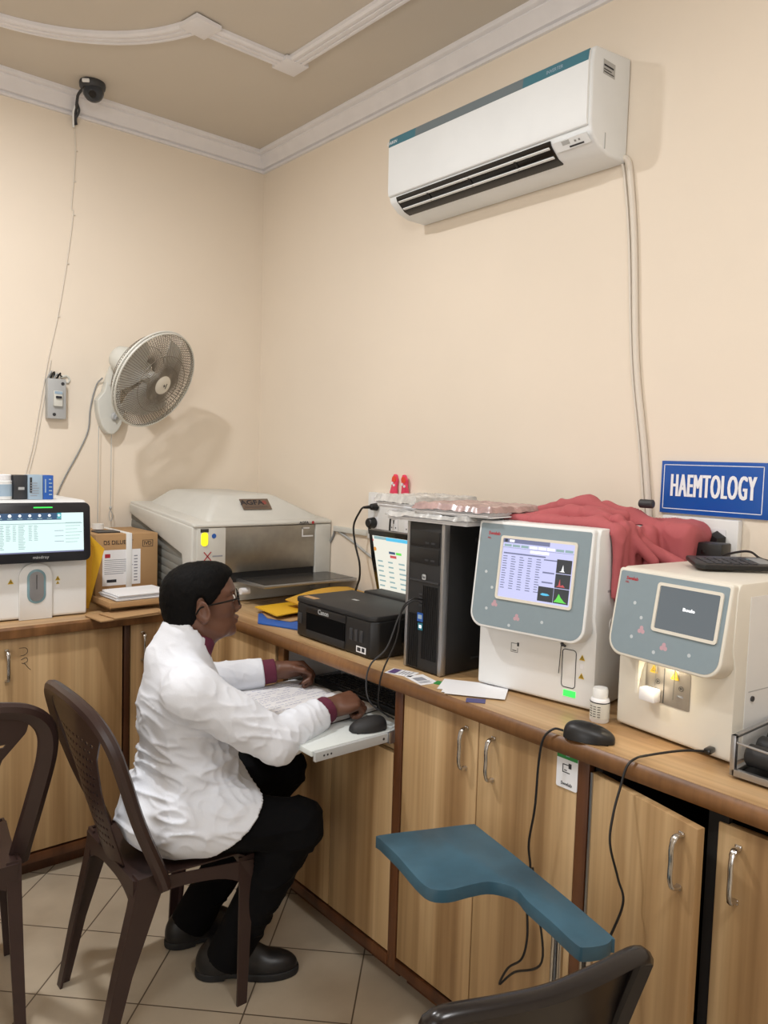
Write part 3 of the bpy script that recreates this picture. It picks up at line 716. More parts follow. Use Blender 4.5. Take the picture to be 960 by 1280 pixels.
# ------------------------------------------------------------------ bench analyser on the back run
def disc(n=20, r=1, cx=0, cy=0): return [(cx+r*math.cos(2*math.pi*k/n), cy+r*math.sin(2*math.pi*k/n)) for k in range(n)]
def capsule2(w, h, n=8, cx=0, cy=0): return rrect(w, h, w/2*.999, n, cx, cy)
def tri(s, cx, cy): return [(cx-s, cy-s*.85), (cx+s, cy-s*.85), (cx, cy+s)]
def warn(mb, f, cx, cy, s, w=.001):
    f.shape(mb, tri(s, cx, cy), M['warn'], w); 
    f.shape(mb, tri(s*.62, cx, cy), M['ink'], w+.0003, .0003); f.shape(mb, tri(s*.42, cx, cy-.01*s), M['warn'], w+.0006, .0003); f.rect(mb, cx-s*.07, cy-s*.35, cx+s*.07, cy+s*.2, M['ink'], w+.0009, .0003)
a = thing('blood_analyzer', 'white bench analyser with a black-framed lit touchscreen on the back worktop', 'analyser', (.84, 2.93, CT), R(-2.5))
hw = .172
mb = MB(); mb.prism([(-.0, .012), (.004, .004), (.40, .004), (.40, .43), (.03, .432), (.01, .425), (.004, .40)], -hw, hw, 'x', bev=.016, seg=4); bd = mb.build('body', M['white'], a)
mb = MB()
for sx in (-1, 1):
    for yy in (.04, .36): mb.cyl((sx*.14, yy, 0), (sx*.14, yy, .006), .016, seg=14)
mb.build('foot', M['black'], a)
Tb = Matrix.Rotation(R(-4), 4, 'X'); Tb.translation = V((0, -.012, .318))
mb = MB(); mb.prism(rrect(.352, .215, .022, 6), -.0, .022, 'z', bev=.004, T=Tb @ Matrix.Rotation(R(90), 4, 'X')); bz = mb.build('screen_bezel', mat('black_screen_frame', (30, 31, 36), .3), a)
f = Face(Tb @ V((0, -.0222, 0)), (1, 0, 0), Tb.to_3x3() @ V((0, 0, 1))); mb = MB()
x0, x1, yb, yt = -.148, .150, -.073, .070
f.rect(mb, x0, yb, x1, yt, M['scr_w'], .0006); f.rect(mb, x0, yt-.025, .072, yt, M['scr_blue'], .001)
for k in range(7): f.shape(mb, disc(10, .005 if k != 1 else .006, x0+.014+k*.033, yt-.009), M['scr_wh'], .0014); f.rect(mb, x0+.006+k*.033, yt-.021, x0+.022+k*.033, yt-.018, M['scr_txt2'], .0014)
f.rect(mb, .058, yt-.022, .072, yt, M['scr_teal'], .0014)
f.rect(mb, x0+.004, yt-.039, x1-.004, yt-.037, M['scr_txt2'], .001)
for cxx, cw in ((x0+.008, .02), (x0+.034, .016), (x0+.056, .012), (x0+.074, .024), (x0+.108, .014), (x0+.126, .014)): f.lines(mb, cxx, yb+.014+.03*(cw < .02), cxx+cw, yt-.042, 13 if cw < .02 else 15, M['scr_txt2'], .35, .001)
f.lines(mb, .048, yb+.03, .08, yt-.055, 3, M['scr_txt'], .08, .001, .05); f.lines(mb, .086, yb+.03, .146, yt-.03, 7, M['scr_txt2'], .12, .001)
f.rect(mb, x0, yb, x1, yb+.005, M['scr_txt'], .001); mb.build('screen', None, bz)
mb = MB(); f.rect(mb, -.022, .088, .042, .092, M['grn_em'], .001); mb.build('status_light', None, bz); mb = MB(); f.text(mb, 'mindray', 0, -.089, .011, M['lgrey'], 1.1, .0006); mb.build('lettering', None, bz)
mb = MB(); mb.prism(rrect(.112, .205, (.001, .001, .05, .05), 8, -.01, .1035), 0, .012, 'z', bev=.005, T=Matrix.Rotation(R(90), 4, 'X')); pt = mb.build('sampling_bay', M['white'], a)
mb = MB(); mb.prism(capsule2(.064, .125, 10, -.008, .122), .010, .0145, 'z', bev=.002, T=Matrix.Rotation(R(90), 4, 'X')); mb.build('port_ring', mat('pale_teal_plastic', (126, 158, 168), .3), pt)
mb = MB(); mb.prism(capsule2(.048, .108, 10, -.008, .122), .0145, .0155, 'z', T=Matrix.Rotation(R(90), 4, 'X')); mb.build('port_recess', M['alu'], pt)
mb = MB(); mb.cyl((-.008, -.0175, .165), (-.008, -.0175, .112), .0012, seg=8); mb.build('needle', M['dgrey'], pt)
f = Face((0, -.0002, .125), (1, 0, 0), (0, 0, 1)); mb = MB(); warn(mb, f, -.092, .018, .010); warn(mb, f, .068, .02, .009); warn(mb, f, .068, .004, .006); f.rect(mb, .060, -.016, .076, -.003, M['paper']); mb.build('warning_label', None, a)
# on top of it
a2 = thing('plastic_jar', 'white plastic jar at the left edge on top of the white bench analyser', 'jar', (.742, 3.03, CT+.433))
mb = MB(); mb.lathe([(.001, 0), (.034, 0), (.036, .004), (.036, .066), (.03, .072), (.001, .072)]); j = mb.build('body', M['white'], a2)
mb = MB(); mb.lathe([(.001, .07), (.033, .07), (.033, .088), (.031, .09), (.001, .09)]); mb.build('lid', M['paper'], a2)
mb = MB(); mb.lathe([(.0365, .012), (.0367, .012), (.0367, .055), (.0365, .055)]); 
lb = mb.build('label', M['bluegrey'], a2)
mb = MB(); mb.box((0, 0, .0445), (.052, .05, .089), bev=.004); mb.box((0, -.0255, .04), (.022, .001, .01), m=M['lgrey']); single('small_carton', mb, M['dgrey'], 'dark grey small carton beside the white jar on the bench analyser', 'box', (.800, 3.03, CT+.433), R(8), world=False)
mb = MB(); mb.box((0, 0, .045), (.05, .06, .09), bev=.001, m=M['bluegrey']); f = Face((0, -.0305, .045), (1, 0, 0), (0, 0, 1)); f.lines(mb, -.018, -.036, .016, .02, 6, M['greyink'], .3); f.rect(mb, -.02, -.02, -.012, .036, M['dgrey'])
single('small_carton', mb, None, 'pale blue-white small carton between the dark grey and blue cartons on the bench analyser', 'box', (.851, 3.025, CT+.433), R(-2), world=False)
mb = MB(); mb.box((0, 0, .0445), (.036, .06, .089), bev=.001, m=M['blue']); f = Face((0, -.0305, .045), (1, 0, 0), (0, 0, 1)); f.lines(mb, .002, -.034, .014, .036, 5, M['bluegrey'], .3); f.rect(mb, -.012, -.02, -.008, .03, M['bluegrey'])
single('small_carton', mb, None, 'bright blue small carton, rightmost of the row on the bench analyser', 'box', (.896, 3.025, CT+.433), R(-2), world=False)

# ------------------------------------------------------------------ cardboard box, papers, folders on the back run
a = thing('cardboard_box', 'brown diluent carton with a white strap and label beside the bench analyser', 'box', (1.238, 3.26, CT+.03))

mb = MB(); mb.bx((1.238, 3.106, CT+.03), (1.262, 3.404, 1.2145), bev=.001); st = mb.build('strap', M['white'], a, world=True)
f = Face((1.238, 3.1095, 1.095), (1, 0, 0), (0, 0, 1)); mb = MB(); f.rect(mb, -.098, -.095, .062, .052, M['paper']); f.rect(mb, -.088, .02, -.066, .036, M['red'], .0007); f.lines(mb, -.09, -.05, .03, .015, 8, M['greyink'], .3, .0008); f.lines(mb, .034, -.085, .05, .03, 9, M['greyink'], .4, .0008, .1); f.rect(mb, -.08, -.082, -.04, -.07, M['ink'], .0008)
mb.build('address_label', None, a, world=True)
mb = MB(); mb.bx((1.112, 3.11, CT+.03), (1.376, 3.40, 1.212), bev=.003, m=M['card']); f.text(mb, 'DS DILUENT', -.032, .082, .017, M['ink'], .95); f.text(mb, 'IVD', .093, .074, .016, M['ink'], .95)
f.rect(mb, .070, .060, .072, .088, M['ink']); f.rect(mb, .114, .060, .116, .088, M['ink']); f.rect(mb, .070, .060, .116, .0615, M['ink']); f.rect(mb, .070, .0865, .116, .088, M['ink']); mb.build('carton', None, a, world=True)
mb = MB(); mb.bx((1.105, 2.93, CT+.001), (1.38, 3.40, CT+.029), bev=.002)
single('flat_carton', mb, M['card'], 'low flat brown carton lying under the strapped diluent carton', 'box', (1.24, 3.16, CT))
mb = MB(); mb.lathe([(.012, 0), (.024, 0), (.024, .022), (.012, .022), (.012, 0)], (1.19, 3.30, 1.2165)); single('tape_roll', mb, M['white'], 'small white tape roll on top of the strapped carton', 'tape', (1.19, 3.30, 1.2165))
mb = MB(); mb.bx((1.14, 3.16, 1.2125), (1.232, 3.24, 1.2175)); single('folded_slip', mb, M['dgrey'], 'dark folded slip on the strapped carton in front of the tape roll', 'paper', (1.19, 3.2, 1.2125))
def leafstack(name, label, c, size, rz, n, m, cat='papers', edge=None, dz=.0012, jit=.01):
    mb = MB()
    for i in range(n):
        mb.box(((random.random()-.5)*jit, (random.random()-.5)*jit, dz*(i+.5)), (size[0], size[1], dz*.94), (random.random()-.5)*.05)
    return single(name, mb, m, label, cat, c, rz, world=False)
mb = MB(); mb.box((0, 0, .004), (.27, .13, .006), bev=.001); mb.box((.02, -.01, .0105), (.22, .12, .004), R(4), bev=.001); mb.box((.12, -.075, .016), (.06, .02, .012), R(8), bev=.003); single('cardboard_sheets', mb, M['card'], 'torn flattened cardboard sheets at the front edge of the back worktop', 'cardboard', (1.13, 2.82, CT+.0005), R(5), world=False)
mb = MB(); mb.box((0, 0, .011), (.25, .17, .022), bev=.002); single('shallow_carton', mb, M['card'], 'shallow brown carton under the white paper stack', 'box', (1.19, 2.915, CT+.0305), R(1), world=False)
leafstack('paper_stack', 'stack of white printed papers on the shallow carton beside the man\'s head', (1.20, 2.92, CT+.0533), (.21, .155), R(3), 14, M['paper'], jit=.016, dz=.0016)
mb = MB(); Ty = axes((1.042, 3.05, CT+.001), (.9, -.43, 0), (0, 0, 1))
mb.prism([(-.004, .0), (.022, 0), (.079, .232), (.0, .312)], -.002, .002, 'z', T=Ty)
single('card_folder', mb, M['yellow'], 'yellow card folder standing between the bench analyser and the strapped carton', 'folder', (1.06, 3.08, CT))
mb = MB(); Ty = axes((1.040, 3.03, CT+.001), (.93, -.36, 0), (0, 0, 1)); mb.prism([(.0, .0), (.018, 0), (.032, .245), (.012, .262)], -.002, .002, 'z', T=Ty)
single('card_folder', mb, mat('deep_yellow_card', (206, 150, 24), .6), 'deeper yellow folded card in front of the yellow folder beside the bench analyser', 'folder', (1.065, 2.96, CT))

# ------------------------------------------------------------------ imaging plate reader in the corner
a = thing('plate_reader', 'large scuffed white imaging plate reader with a steel front and slide-out tray in the corner', 'plate reader', (1.73, 3.13, CT))
x0, x1, yf, yb = 1.392, 2.076, 2.835, 3.462
mb = MB(); mb.bx((x0+.03, yf+.02, CT+.002), (x1-.02, yb, 1.0), bev=.006); mb.build('base', M['offwhite'], a, world=True)
mb = MB(); mb.bx((x0+.04, yf+.01, 1.0), (x1, yb, 1.255), bev=.004); mb.build('core', M['agfa'], a, world=True)
mb = MB(); mb.prism([(yf-.012, 1.258), (yb, 1.315), (yb, 1.27), (2.92, 1.14), (2.90, 1.06), (2.90, CT+.03), (yf-.01, CT+.03)], x0, x0+.05, 'x', bev=.008, seg=3); mb.build('side_cover', M['agfa'], a, world=True)
mb = MB(); n = 9
for k in range(n): mb.box((x0+.03, 3.20, CT+.058+k*.034), (.03, .56, .036), (R(6), 0, 0), bev=.006)
mb.build('vent_grille', mat('grey_ribbed_plastic', (128, 128, 122), .6), a, world=True)
# front: left pillar, steel plate, right pillar
mb = MB(); mb.bx((x0+.02, yf-.014, 1.03), (x0+.15, yf+.03, 1.253), bev=.004); lp = mb.build('left_pillar', M['agfa'], a, world=True)
mb = MB(); mb.bx((x1-.085, yf-.014, .96), (x1, yf+.03, 1.253), bev=.004); mb.build('right_pillar', M['agfa'], a, world=True)
mb = MB(); mb.bx((x0+.151, yf-.008, 1.062), (x1-.086, yf+.02, 1.252), bev=.002); sp = mb.build('steel_front_plate', M['steel'], a, world=True)
mb = MB(); mb.bx((x0+.05, yf-.003, 1.02), (x1-.086, yf+.02, 1.06)); mb.build('slot', M['black'], a, world=True)
f = Face((1.98, yf-.0085, 1.22), (1, 0, 0), (0, 0, 1)); mb = MB(); f.rect(mb, -.06, -.022, .0, -.016, M['paper']); f.rect(mb, -.06, -.016, -.054, .02, M['paper']); f.rect(mb, -.06, .014, -.02, .02, M['paper']); mb.build('tape_marks', None, sp, world=True)
mb = MB(); mb.prism([(1.598, yf+.03), (1.602, 2.615), (2.066, 2.61), (2.066, yf-.016), (1.99, yf-.016), (1.99, yf+.03)], 1.022, 1.034, 'z', bev=.002); tr = mb.build('tray', M['alu'], a, world=True)
mb = MB(); mb.prism([(1.61, yf), (1.614, 2.627), (2.055, 2.622), (2.055, yf-.02), (1.98, yf)], 1.0335, 1.0355, 'z'); mb.build('tray_liner', mat('dark_tray_sheet', (54, 52, 50), .25), tr, world=True)
f = Face((x0+.075, yf-.0145, 1.2), (1, 0, 0), (0, 0, 1)); mb = MB(); f.shape(mb, rrect(.03, .055, .013, 5, -.022, .008), M['yel_em'], .002, .002); mb.build('status_lamp', None, lp, world=True)
mb = MB(); f.rect(mb, -.040, .036, -.004, .05, M['dgrey']); f.shape(mb, disc(14, .010, .02, .02), M['blue'], .001); 
for s in (1, -1):
    T = f.T @ Matrix.Translation((-.008, -.062, .0006)) @ Matrix.Rotation(R(s*48), 4, 'Z'); mb.prism([(-.024, -.002), (.024, -.002), (.024, .002), (-.024, .002)], 0, .0004, 'z', m=M['red'], T=T)
f.rect(mb, -.010, -.11, -.006, -.082, M['red']); f.lines(mb, .014, -.068, .06, -.058, 1, M['greyink'], .6, .0005, .0); mb.build('front_marks', None, lp, world=True)
# upper shell: slab with raised hood
mb = MB(); mb.prism([(yf-.016, 1.254), (yb, 1.30), (yb, 1.325), (yf+.01, 1.275), (yf-.016, 1.268)], x0+.004, x1, 'x', bev=.006, seg=3); top = mb.build('top_shell', M['agfa'], a, world=True)
def rr(x0, x1, y0, y1, z0, z1, r=.03): return [(p[0], p[1], z0+(z1-z0)*(p[1]-y0)/(y1-y0)) for p in rrect(x1-x0, y1-y0, r, 4, (x0+x1)/2, (y0+y1)/2)]
mb = MB(); mb.loft([rr(1.47, 2.045, 2.85, 3.455, 1.262, 1.30), rr(1.475, 2.035, 2.86, 3.45, 1.285, 1.32), rr(1.555, 1.865, 2.945, 3.41, 1.372, 1.378), rr(1.575, 1.845, 2.965, 3.39, 1.380, 1.384)]); hd = mb.build('hood', M['agfa'], a, world=True, ang=50)
Tn = V((0, .085, .087)).normalized(); nv = V((0, -.7157, .6984))
f = Face(V((1.725, 2.91, 1.3365))+nv*.004, (1, 0, 0), Tn); mb = MB(); f.rect(mb, -.065, -.028, .075, .03, mat('bronze_plate', (122, 106, 94), .35, .6), .003, .003); f.text(mb, 'AGFA', -.012, .008, .026, M['ink'], 1.25, .0034, .0008)
f.shape(mb, disc(16, .011, .05, .008), mat('dull_red_print', (140, 70, 62), .5), .0036); f.lines(mb, -.055, -.022, .065, -.010, 2, M['dgrey'], .3, .0034, .2); mb.build('name_plate', None, hd, world=True)
f = Face((1.935, yf-.0165, 1.2615), (1, 0, 0), (0, 0, 1)); mb = MB(); f.text(mb, 'AGFA', -.01, 0, .011, M['ink'], 1.25, bold=.0004); f.shape(mb, disc(12, .007, .038, 0), M['red']); mb.build('logo', None, top, world=True)
mb = MB(); mb.cyl((1.59, 2.78, .99), (1.63, 2.78, .99), .014, seg=18); single('paper_roll', mb, M['paper'], 'small white roll under the plate reader tray in front of the man\'s face', 'roll', (1.61, 2.78, .976))
# folders below the tray
def folder(label, pts, z, t, m, sag=0):
    mb = MB(); mb.prism(pts, z, z+t, 'z', bev=.0006); return single('card_folder', mb, m, label, 'folder', (sum(p[0] for p in pts)/len(pts), sum(p[1] for p in pts)/len(pts), z))
folder('flat blue folder under the yellow folders beside the black printer', [(1.465, 2.43), (1.53, 2.26), (1.80, 2.35), (1.74, 2.56), (1.55, 2.57)], CT+.001, .005, M['blue'])
folder('thin pale card folder lying between the blue folder and yellow folders', [(1.53, 2.47), (1.57, 2.37), (1.78, 2.40), (1.74, 2.57), (1.57, 2.58)], CT+.0065, .003, M['card'])
mb = MB()
def fy(u, v):
    return (1.535+u*.27+.03*v, 2.41+v*.21+.02*u, CT+.012+.010*math.sin(u*3.1)*(1-v)+.012*v+.03*(1-u)*(1-v)*.5)
mb.grid(fy, 16, 10, thick=.004); single('card_folder', mb, M['yellow'], 'warped yellow folder, front one of the two left of the printer', 'folder', (1.65, 2.45, CT+.012))
mb = MB()
def fy(u, v):
    return (1.66+u*.36, 2.33+v*.22+.06*u, CT+.045+.022*math.sin(u*2.6)+.01*v)
mb.grid(fy, 16, 8, thick=.004); single('card_folder', mb, mat('ochre_card', (206, 158, 52), .6), 'curled ochre folder behind the printer under the plate reader tray', 'folder', (1.85, 2.48, CT+.05))

# ------------------------------------------------------------------ printer
a = thing('inkjet_printer', 'black ink-tank printer on the worktop above the keyboard', 'printer', (1.655, 2.0, CT))
px0, px1, py0, py1 = 1.486, 1.83, 1.785, 2.222
mb = MB(); mb.prism([(px0+.02, py0), (px1, py0), (px1, py1), (px0+.02, py1), (px0, py1-.02), (px0, py0+.02)], CT+.004, 1.052, 'z', bev=.006, seg=3); mb.build('body', M['black'], a, world=True)
mb = MB(); mb.prism([(px0+.012, py0+.002), (px1-.09, py0+.002), (px1-.09, py1-.002), (px0+.012, py1-.002), (px0-.003, py1-.02), (px0-.003, py0+.02)], 1.052, 1.068, 'z', bev=.004); ld = mb.build('scanner_lid', M['black2'], a, world=True)
mb = MB(); mb.bx((px1-.085, py0+.02, 1.050), (px1, py1-.06, 1.074), bev=.005); mb.build('paper_feed_cover', M['black2'], a, world=True)
mb = MB(); mb.bx((px0-.003, 1.93, .966), (px0+.01, 2.145, 1.024)); mb.build('output_slot', mat('deep_black_slot', (5, 5, 6), .9, spec=.1), a, world=True)
mb = MB(); mb.bx((px0-.004, 1.93, .942), (px0+.005, 2.145, .966), bev=.002); mb.build('output_tray', M['black2'], a, world=True)
mb = MB(); mb.bx((px0-.004, 1.925, 1.024), (px0+.005, 2.15, 1.049), bev=.002); pn = mb.build('front_panel', M['black'], a, world=True)
f = Face((px0-.0045, 2.045, 1.037), (0, -1, 0), (0, 0, 1)); mb = MB(); f.text(mb, 'Canon', 0, 0, .016, M['lgrey'], 1.0, bold=.0004); mb.build('lettering', None, pn, world=True)
for k in range(3):
    mb = MB(); mb.bx((px0-.003, 1.838+k*.026, .978), (px0+.004, 1.854+k*.026, 1.016), bev=.003); mb.build('ink_window', M['dgrey'], a, world=True)
mb = MB(); mb.bx((px0-.003, 2.175, .978), (px0+.004, 2.2, 1.016), bev=.003); mb.build('ink_window', M['dgrey'], a, world=True)
f = Face((px0-.001, 1.845, .956), (0, -1, 0), (0, 0, 1)); mb = MB(); f.rect(mb, -.024, -.010, .024, .010, M['paper']); f.rect(mb, -.019, -.006, -.002, .006, M['dgrey'], .0007); f.rect(mb, .004, -.006, .018, .007, M['ink'], .0007); mb.build('sticker', None, a, world=True)
f = Face((px0+.03, 2.15, 1.0682), (0, -1, 0), (1, 0, 0)); mb = MB(); f.rect(mb, -.05, -.012, .02, .014, M['card']); mb.build('tape_patch', None, ld, world=True)
f = Face((1.62, 2.05, 1.0682), (0, -1, 0), (1, 0, 0)); mb = MB(); f.rect(mb, -.014, -.007, .014, .007, M['lgrey']); mb.build('lid_sticker', None, ld, world=True)
mb = MB(); mb.bx((1.60, py0-.0015, .965), (1.63, py0+.001, 1.02), bev=.0008); mb.build('side_port', M['blackg'], a, world=True)

# ------------------------------------------------------------------ monitor behind the printer
a = thing('monitor', 'black monitor with a lit table on screen, half hidden behind the computer tower', 'monitor', (1.93, 2.06, CT))
Tm = Matrix.Translation((1.885, 2.045, 1.15)) @ Matrix.Rotation(R(-90), 4, 'Z') @ Matrix.Rotation(R(9), 4, 'X')
hw, hh = .232, .137
mb = MB(); mb.prism([(-hw, .02), (-hw, hh), (hw, hh), (hw, .02), (hw-.02, -hh), (-hw+.02, -hh)], -.012, .012, 'z', bev=.004, T=Tm @ Matrix.Rotation(R(90), 4, 'X')); bz = mb.build('bezel', M['blackg'], a, world=True)
mb = MB(); mb.prism([(-.15, .09), (.15, .09), (.13, -.1), (-.13, -.1)], -.045, -.011, 'z', bev=.012, T=Tm @ Matrix.Rotation(R(90), 4, 'X')); mb.build('rear_shell', M['black'], a, world=True)
mb = MB(); mb.prism(rrect(.2, .24, .03, 5, 1.945, 2.05), CT+.001, CT+.014, 'z', bev=.003); mb.tube([(1.955, 2.05, CT+.01), (1.95, 2.05, 1.02), (1.925, 2.05, 1.11)], .018, 14); mb.build('stand', M['black'], a, world=True)
f = Face(Tm @ V((0, -.0122, .004)), Tm.to_3x3() @ V((1, 0, 0)), Tm.to_3x3() @ V((0, 0, 1))); mb = MB(); q = [(-hw+.022, .112), (hw-.022, .112), (hw-.036, -.118), (-hw+.036, -.118)]
f.shape(mb, q, M['scr_cream'], .0006); f.rect(mb, -.20, .10, .2, .111, M['scr_txt2'], .001); f.rect(mb, -.13, .098, .2, .111, M['scr_cyan'], .0012)
f.rect(mb, -.21, .09, -.205, .098, M['scr_red'], .0012); f.shape(mb, disc(10, .008, -.20, .06), M['scr_org'], .0012)
f.rect(mb, -.12, .049, -.085, .058, M['scr_blue'], .0012); f.rect(mb, -.08, .049, -.05, .058, M['scr_grn'], .0012); f.rect(mb, -.115, .034, -.08, .044, M['scr_red'], .0012)
for k in range(6): f.lines(mb, -.19+k*.06, -.09, -.15+k*.06, .025, 6, M['scr_txt2'], .3, .001)
f.rect(mb, -hw+.036, -.118, hw-.036, -.102, M['scr_dark'], .0012)
for k in range(8): f.shape(mb, disc(8, .005, -.19+k*.028, -.110), M['scr_cyan'] if k % 2 else M['scr_wh'], .0015)
mb.build('screen', None, bz, world=True)

# ------------------------------------------------------------------ tower
a = thing('computer_tower', 'black computer tower with silver edge strips standing between printer and analyser', 'computer', (1.74, 1.618, CT))
tx, ty0, ty1, tz = 1.533, 1.542, 1.70, 1.372
mb = MB(); mb.bx((tx+.02, ty0, CT+.004), (1.955, ty1, tz), bev=.003); mb.build('case', M['black'], a, world=True)
mb = MB(); mb.bx((tx, ty0+.012, CT+.004), (tx+.025, ty1-.012, tz), bev=.004); fr = mb.build('front_bezel', M['black2'], a, world=True)
for y in (ty0, ty1-.013):
    mb = MB(); mb.bx((tx-.001, y, CT+.002), (tx+.024, y+.013, tz+.001), bev=.004); mb.build('edge_strip', M['alu'], a, world=True)
for z in (1.325, 1.275):
    mb = MB(); mb.bx((tx-.003, ty0+.018, z-.022), (tx+.01, ty1-.018, z+.022), bev=.0015); q = mb.build('drive_bay', M['black'], fr, world=True); mb = MB(); mb.bx((tx-.004, ty0+.035, z-.014), (tx-.002, ty0+.05, z-.009)); mb.bx((tx-.004, ty0+.06, z-.014), (tx-.002, ty0+.075, z-.009)); mb.build('button', M['dgrey'], q, world=True)
mb = MB(); mb.bx((tx-.003, ty0+.016, 1.198), (tx+.01, ty1-.016, 1.203)); mb.build('seam', M['dgrey'], fr, world=True)
mb = MB()
for k in range(11): mb.bx((tx-.0025, ty0+.02+k*.0058, CT+.04), (tx+.005, ty0+.0225+k*.0058, 1.188))
for k in range(7): mb.bx((tx-.0025, ty1-.06+k*.006, CT+.01), (tx+.005, ty1-.0575+k*.006, 1.10))
mb.build('ribs', M['black'], fr, world=True)
f = Face((tx-.003, 1.618, 1.213), (0, -1, 0), (0, 0, 1)); mb = MB(); f.shape(mb, rrect(.016, .016, .004, 3), M['lgrey'], .0006); f.text(mb, 'hp', 0, 0, .008, M['ink'], 1, .001); mb.build('badge', None, fr, world=True)
f = Face((tx-.003, 1.628, 1.09), (0, -1, 0), (0, 0, 1)); mb = MB(); f.rect(mb, -.013, -.010, .011, .016, M['blue'], .0006); f.rect(mb, -.009, -.002, .007, .010, M['bluegrey'], .001); f.rect(mb, -.009, -.035, .011, -.014, mat('teal_sticker', (40, 120, 140), .4), .0006); f.rect(mb, -.004, -.029, .006, -.02, M['scr_wh'], .001); mb.build('sticker', None, fr, world=True)
mb = MB()
for k in range(4): mb.bx((tx-.004, 1.622, 1.125+k*.011), (tx, 1.636, 1.131+k*.011))
mb.build('ports', M['dgrey'], fr, world=True)
mb = MB(); mb.bx((1.66, ty0-.0015, 1.318), (1.76, ty0+.001, 1.33), bev=.0005); mb.bx((1.66, ty0-.0015, .968), (1.76, ty0+.001, .975), bev=.0005); mb.build('side_catch', M['black2'], a, world=True)
mb = MB(); mb.tube(cr([(tx-.002, 1.628, 1.135), (tx-.03, 1.64, 1.14), (tx-.05, 1.665, 1.10), (tx-.075, 1.69, 1.0), (1.425, 1.72, .95), (1.412, 1.725, .90), (1.415, 1.71, .84), (1.47, 1.685, .79)], 8), .0026, 6)
single('mouse_cable', mb, M['dgrey'], 'dark cable looping from the tower front to the tray, nearer the printer', 'cable', (1.45, 1.68, 1.0))
mb = MB(); mb.tube(cr([(tx-.002, 1.622, 1.145), (tx-.035, 1.628, 1.15), (tx-.06, 1.645, 1.12), (tx-.075, 1.65, 1.03), (1.425, 1.662, .95), (1.41, 1.662, .90), (1.418, 1.668, .83), (1.48, 1.675, .785)], 8), .0026, 6)
single('keyboard_cable', mb, M['black'], 'black cable hanging from the tower front over the worktop edge, nearer the cabinet doors', 'cable', (1.45, 1.65, 1.0))
# plastic wrapped ledgers on the tower
def pack(label, c, d, rz, m, m2=None):
    t = thing('wrapped_ledger', label, 'ledger', c, rz, 'wrapped ledgers on the computer tower')
    mb = MB()
    for k in range(6): mb.box(((random.random()-.5)*.008, (random.random()-.5)*.008, d[2]*(k+.5)/6), (d[0], d[1], d[2]/6*.9), bev=.001)
    mb.build('pages', M['paper'], t)
    def wr(u, v):
        x = (u-.5)*(d[0]+.02); y = (v-.5)*(d[1]+.02); e = max(abs(u-.5), abs(v-.5))*2
        z = d[2]+.005+.006*noise.noise(V((x*24, y*24, d[0]*9)))+.003*noise.noise(V((x*70, y*60, 3)))-(max(0, e-.93)/.07)*d[2]*.6
        return (x, y, z)
    mb = MB(); mb.grid(wr, 60, 60); mb.build('plastic_wrap', m2 or M['smoke'], t)
    return t
pack('lowest silver-wrapped ledger lying directly on the computer tower', (1.66, 1.62, tz+.001), (.28, .31, .022), R(4), M['paper'])
pack('thick silver-wrapped ledger on the tower, nearest the wall socket', (1.69, 1.79, tz+.028), (.24, .20, .036), R(-5), M['paper'])
pack('red-brown ledger in crinkled clear wrap on the tower, touching the red cloth', (1.655, 1.535, tz+.028), (.25, .26, .026), R(8), M['paper'], M['wrapred'])
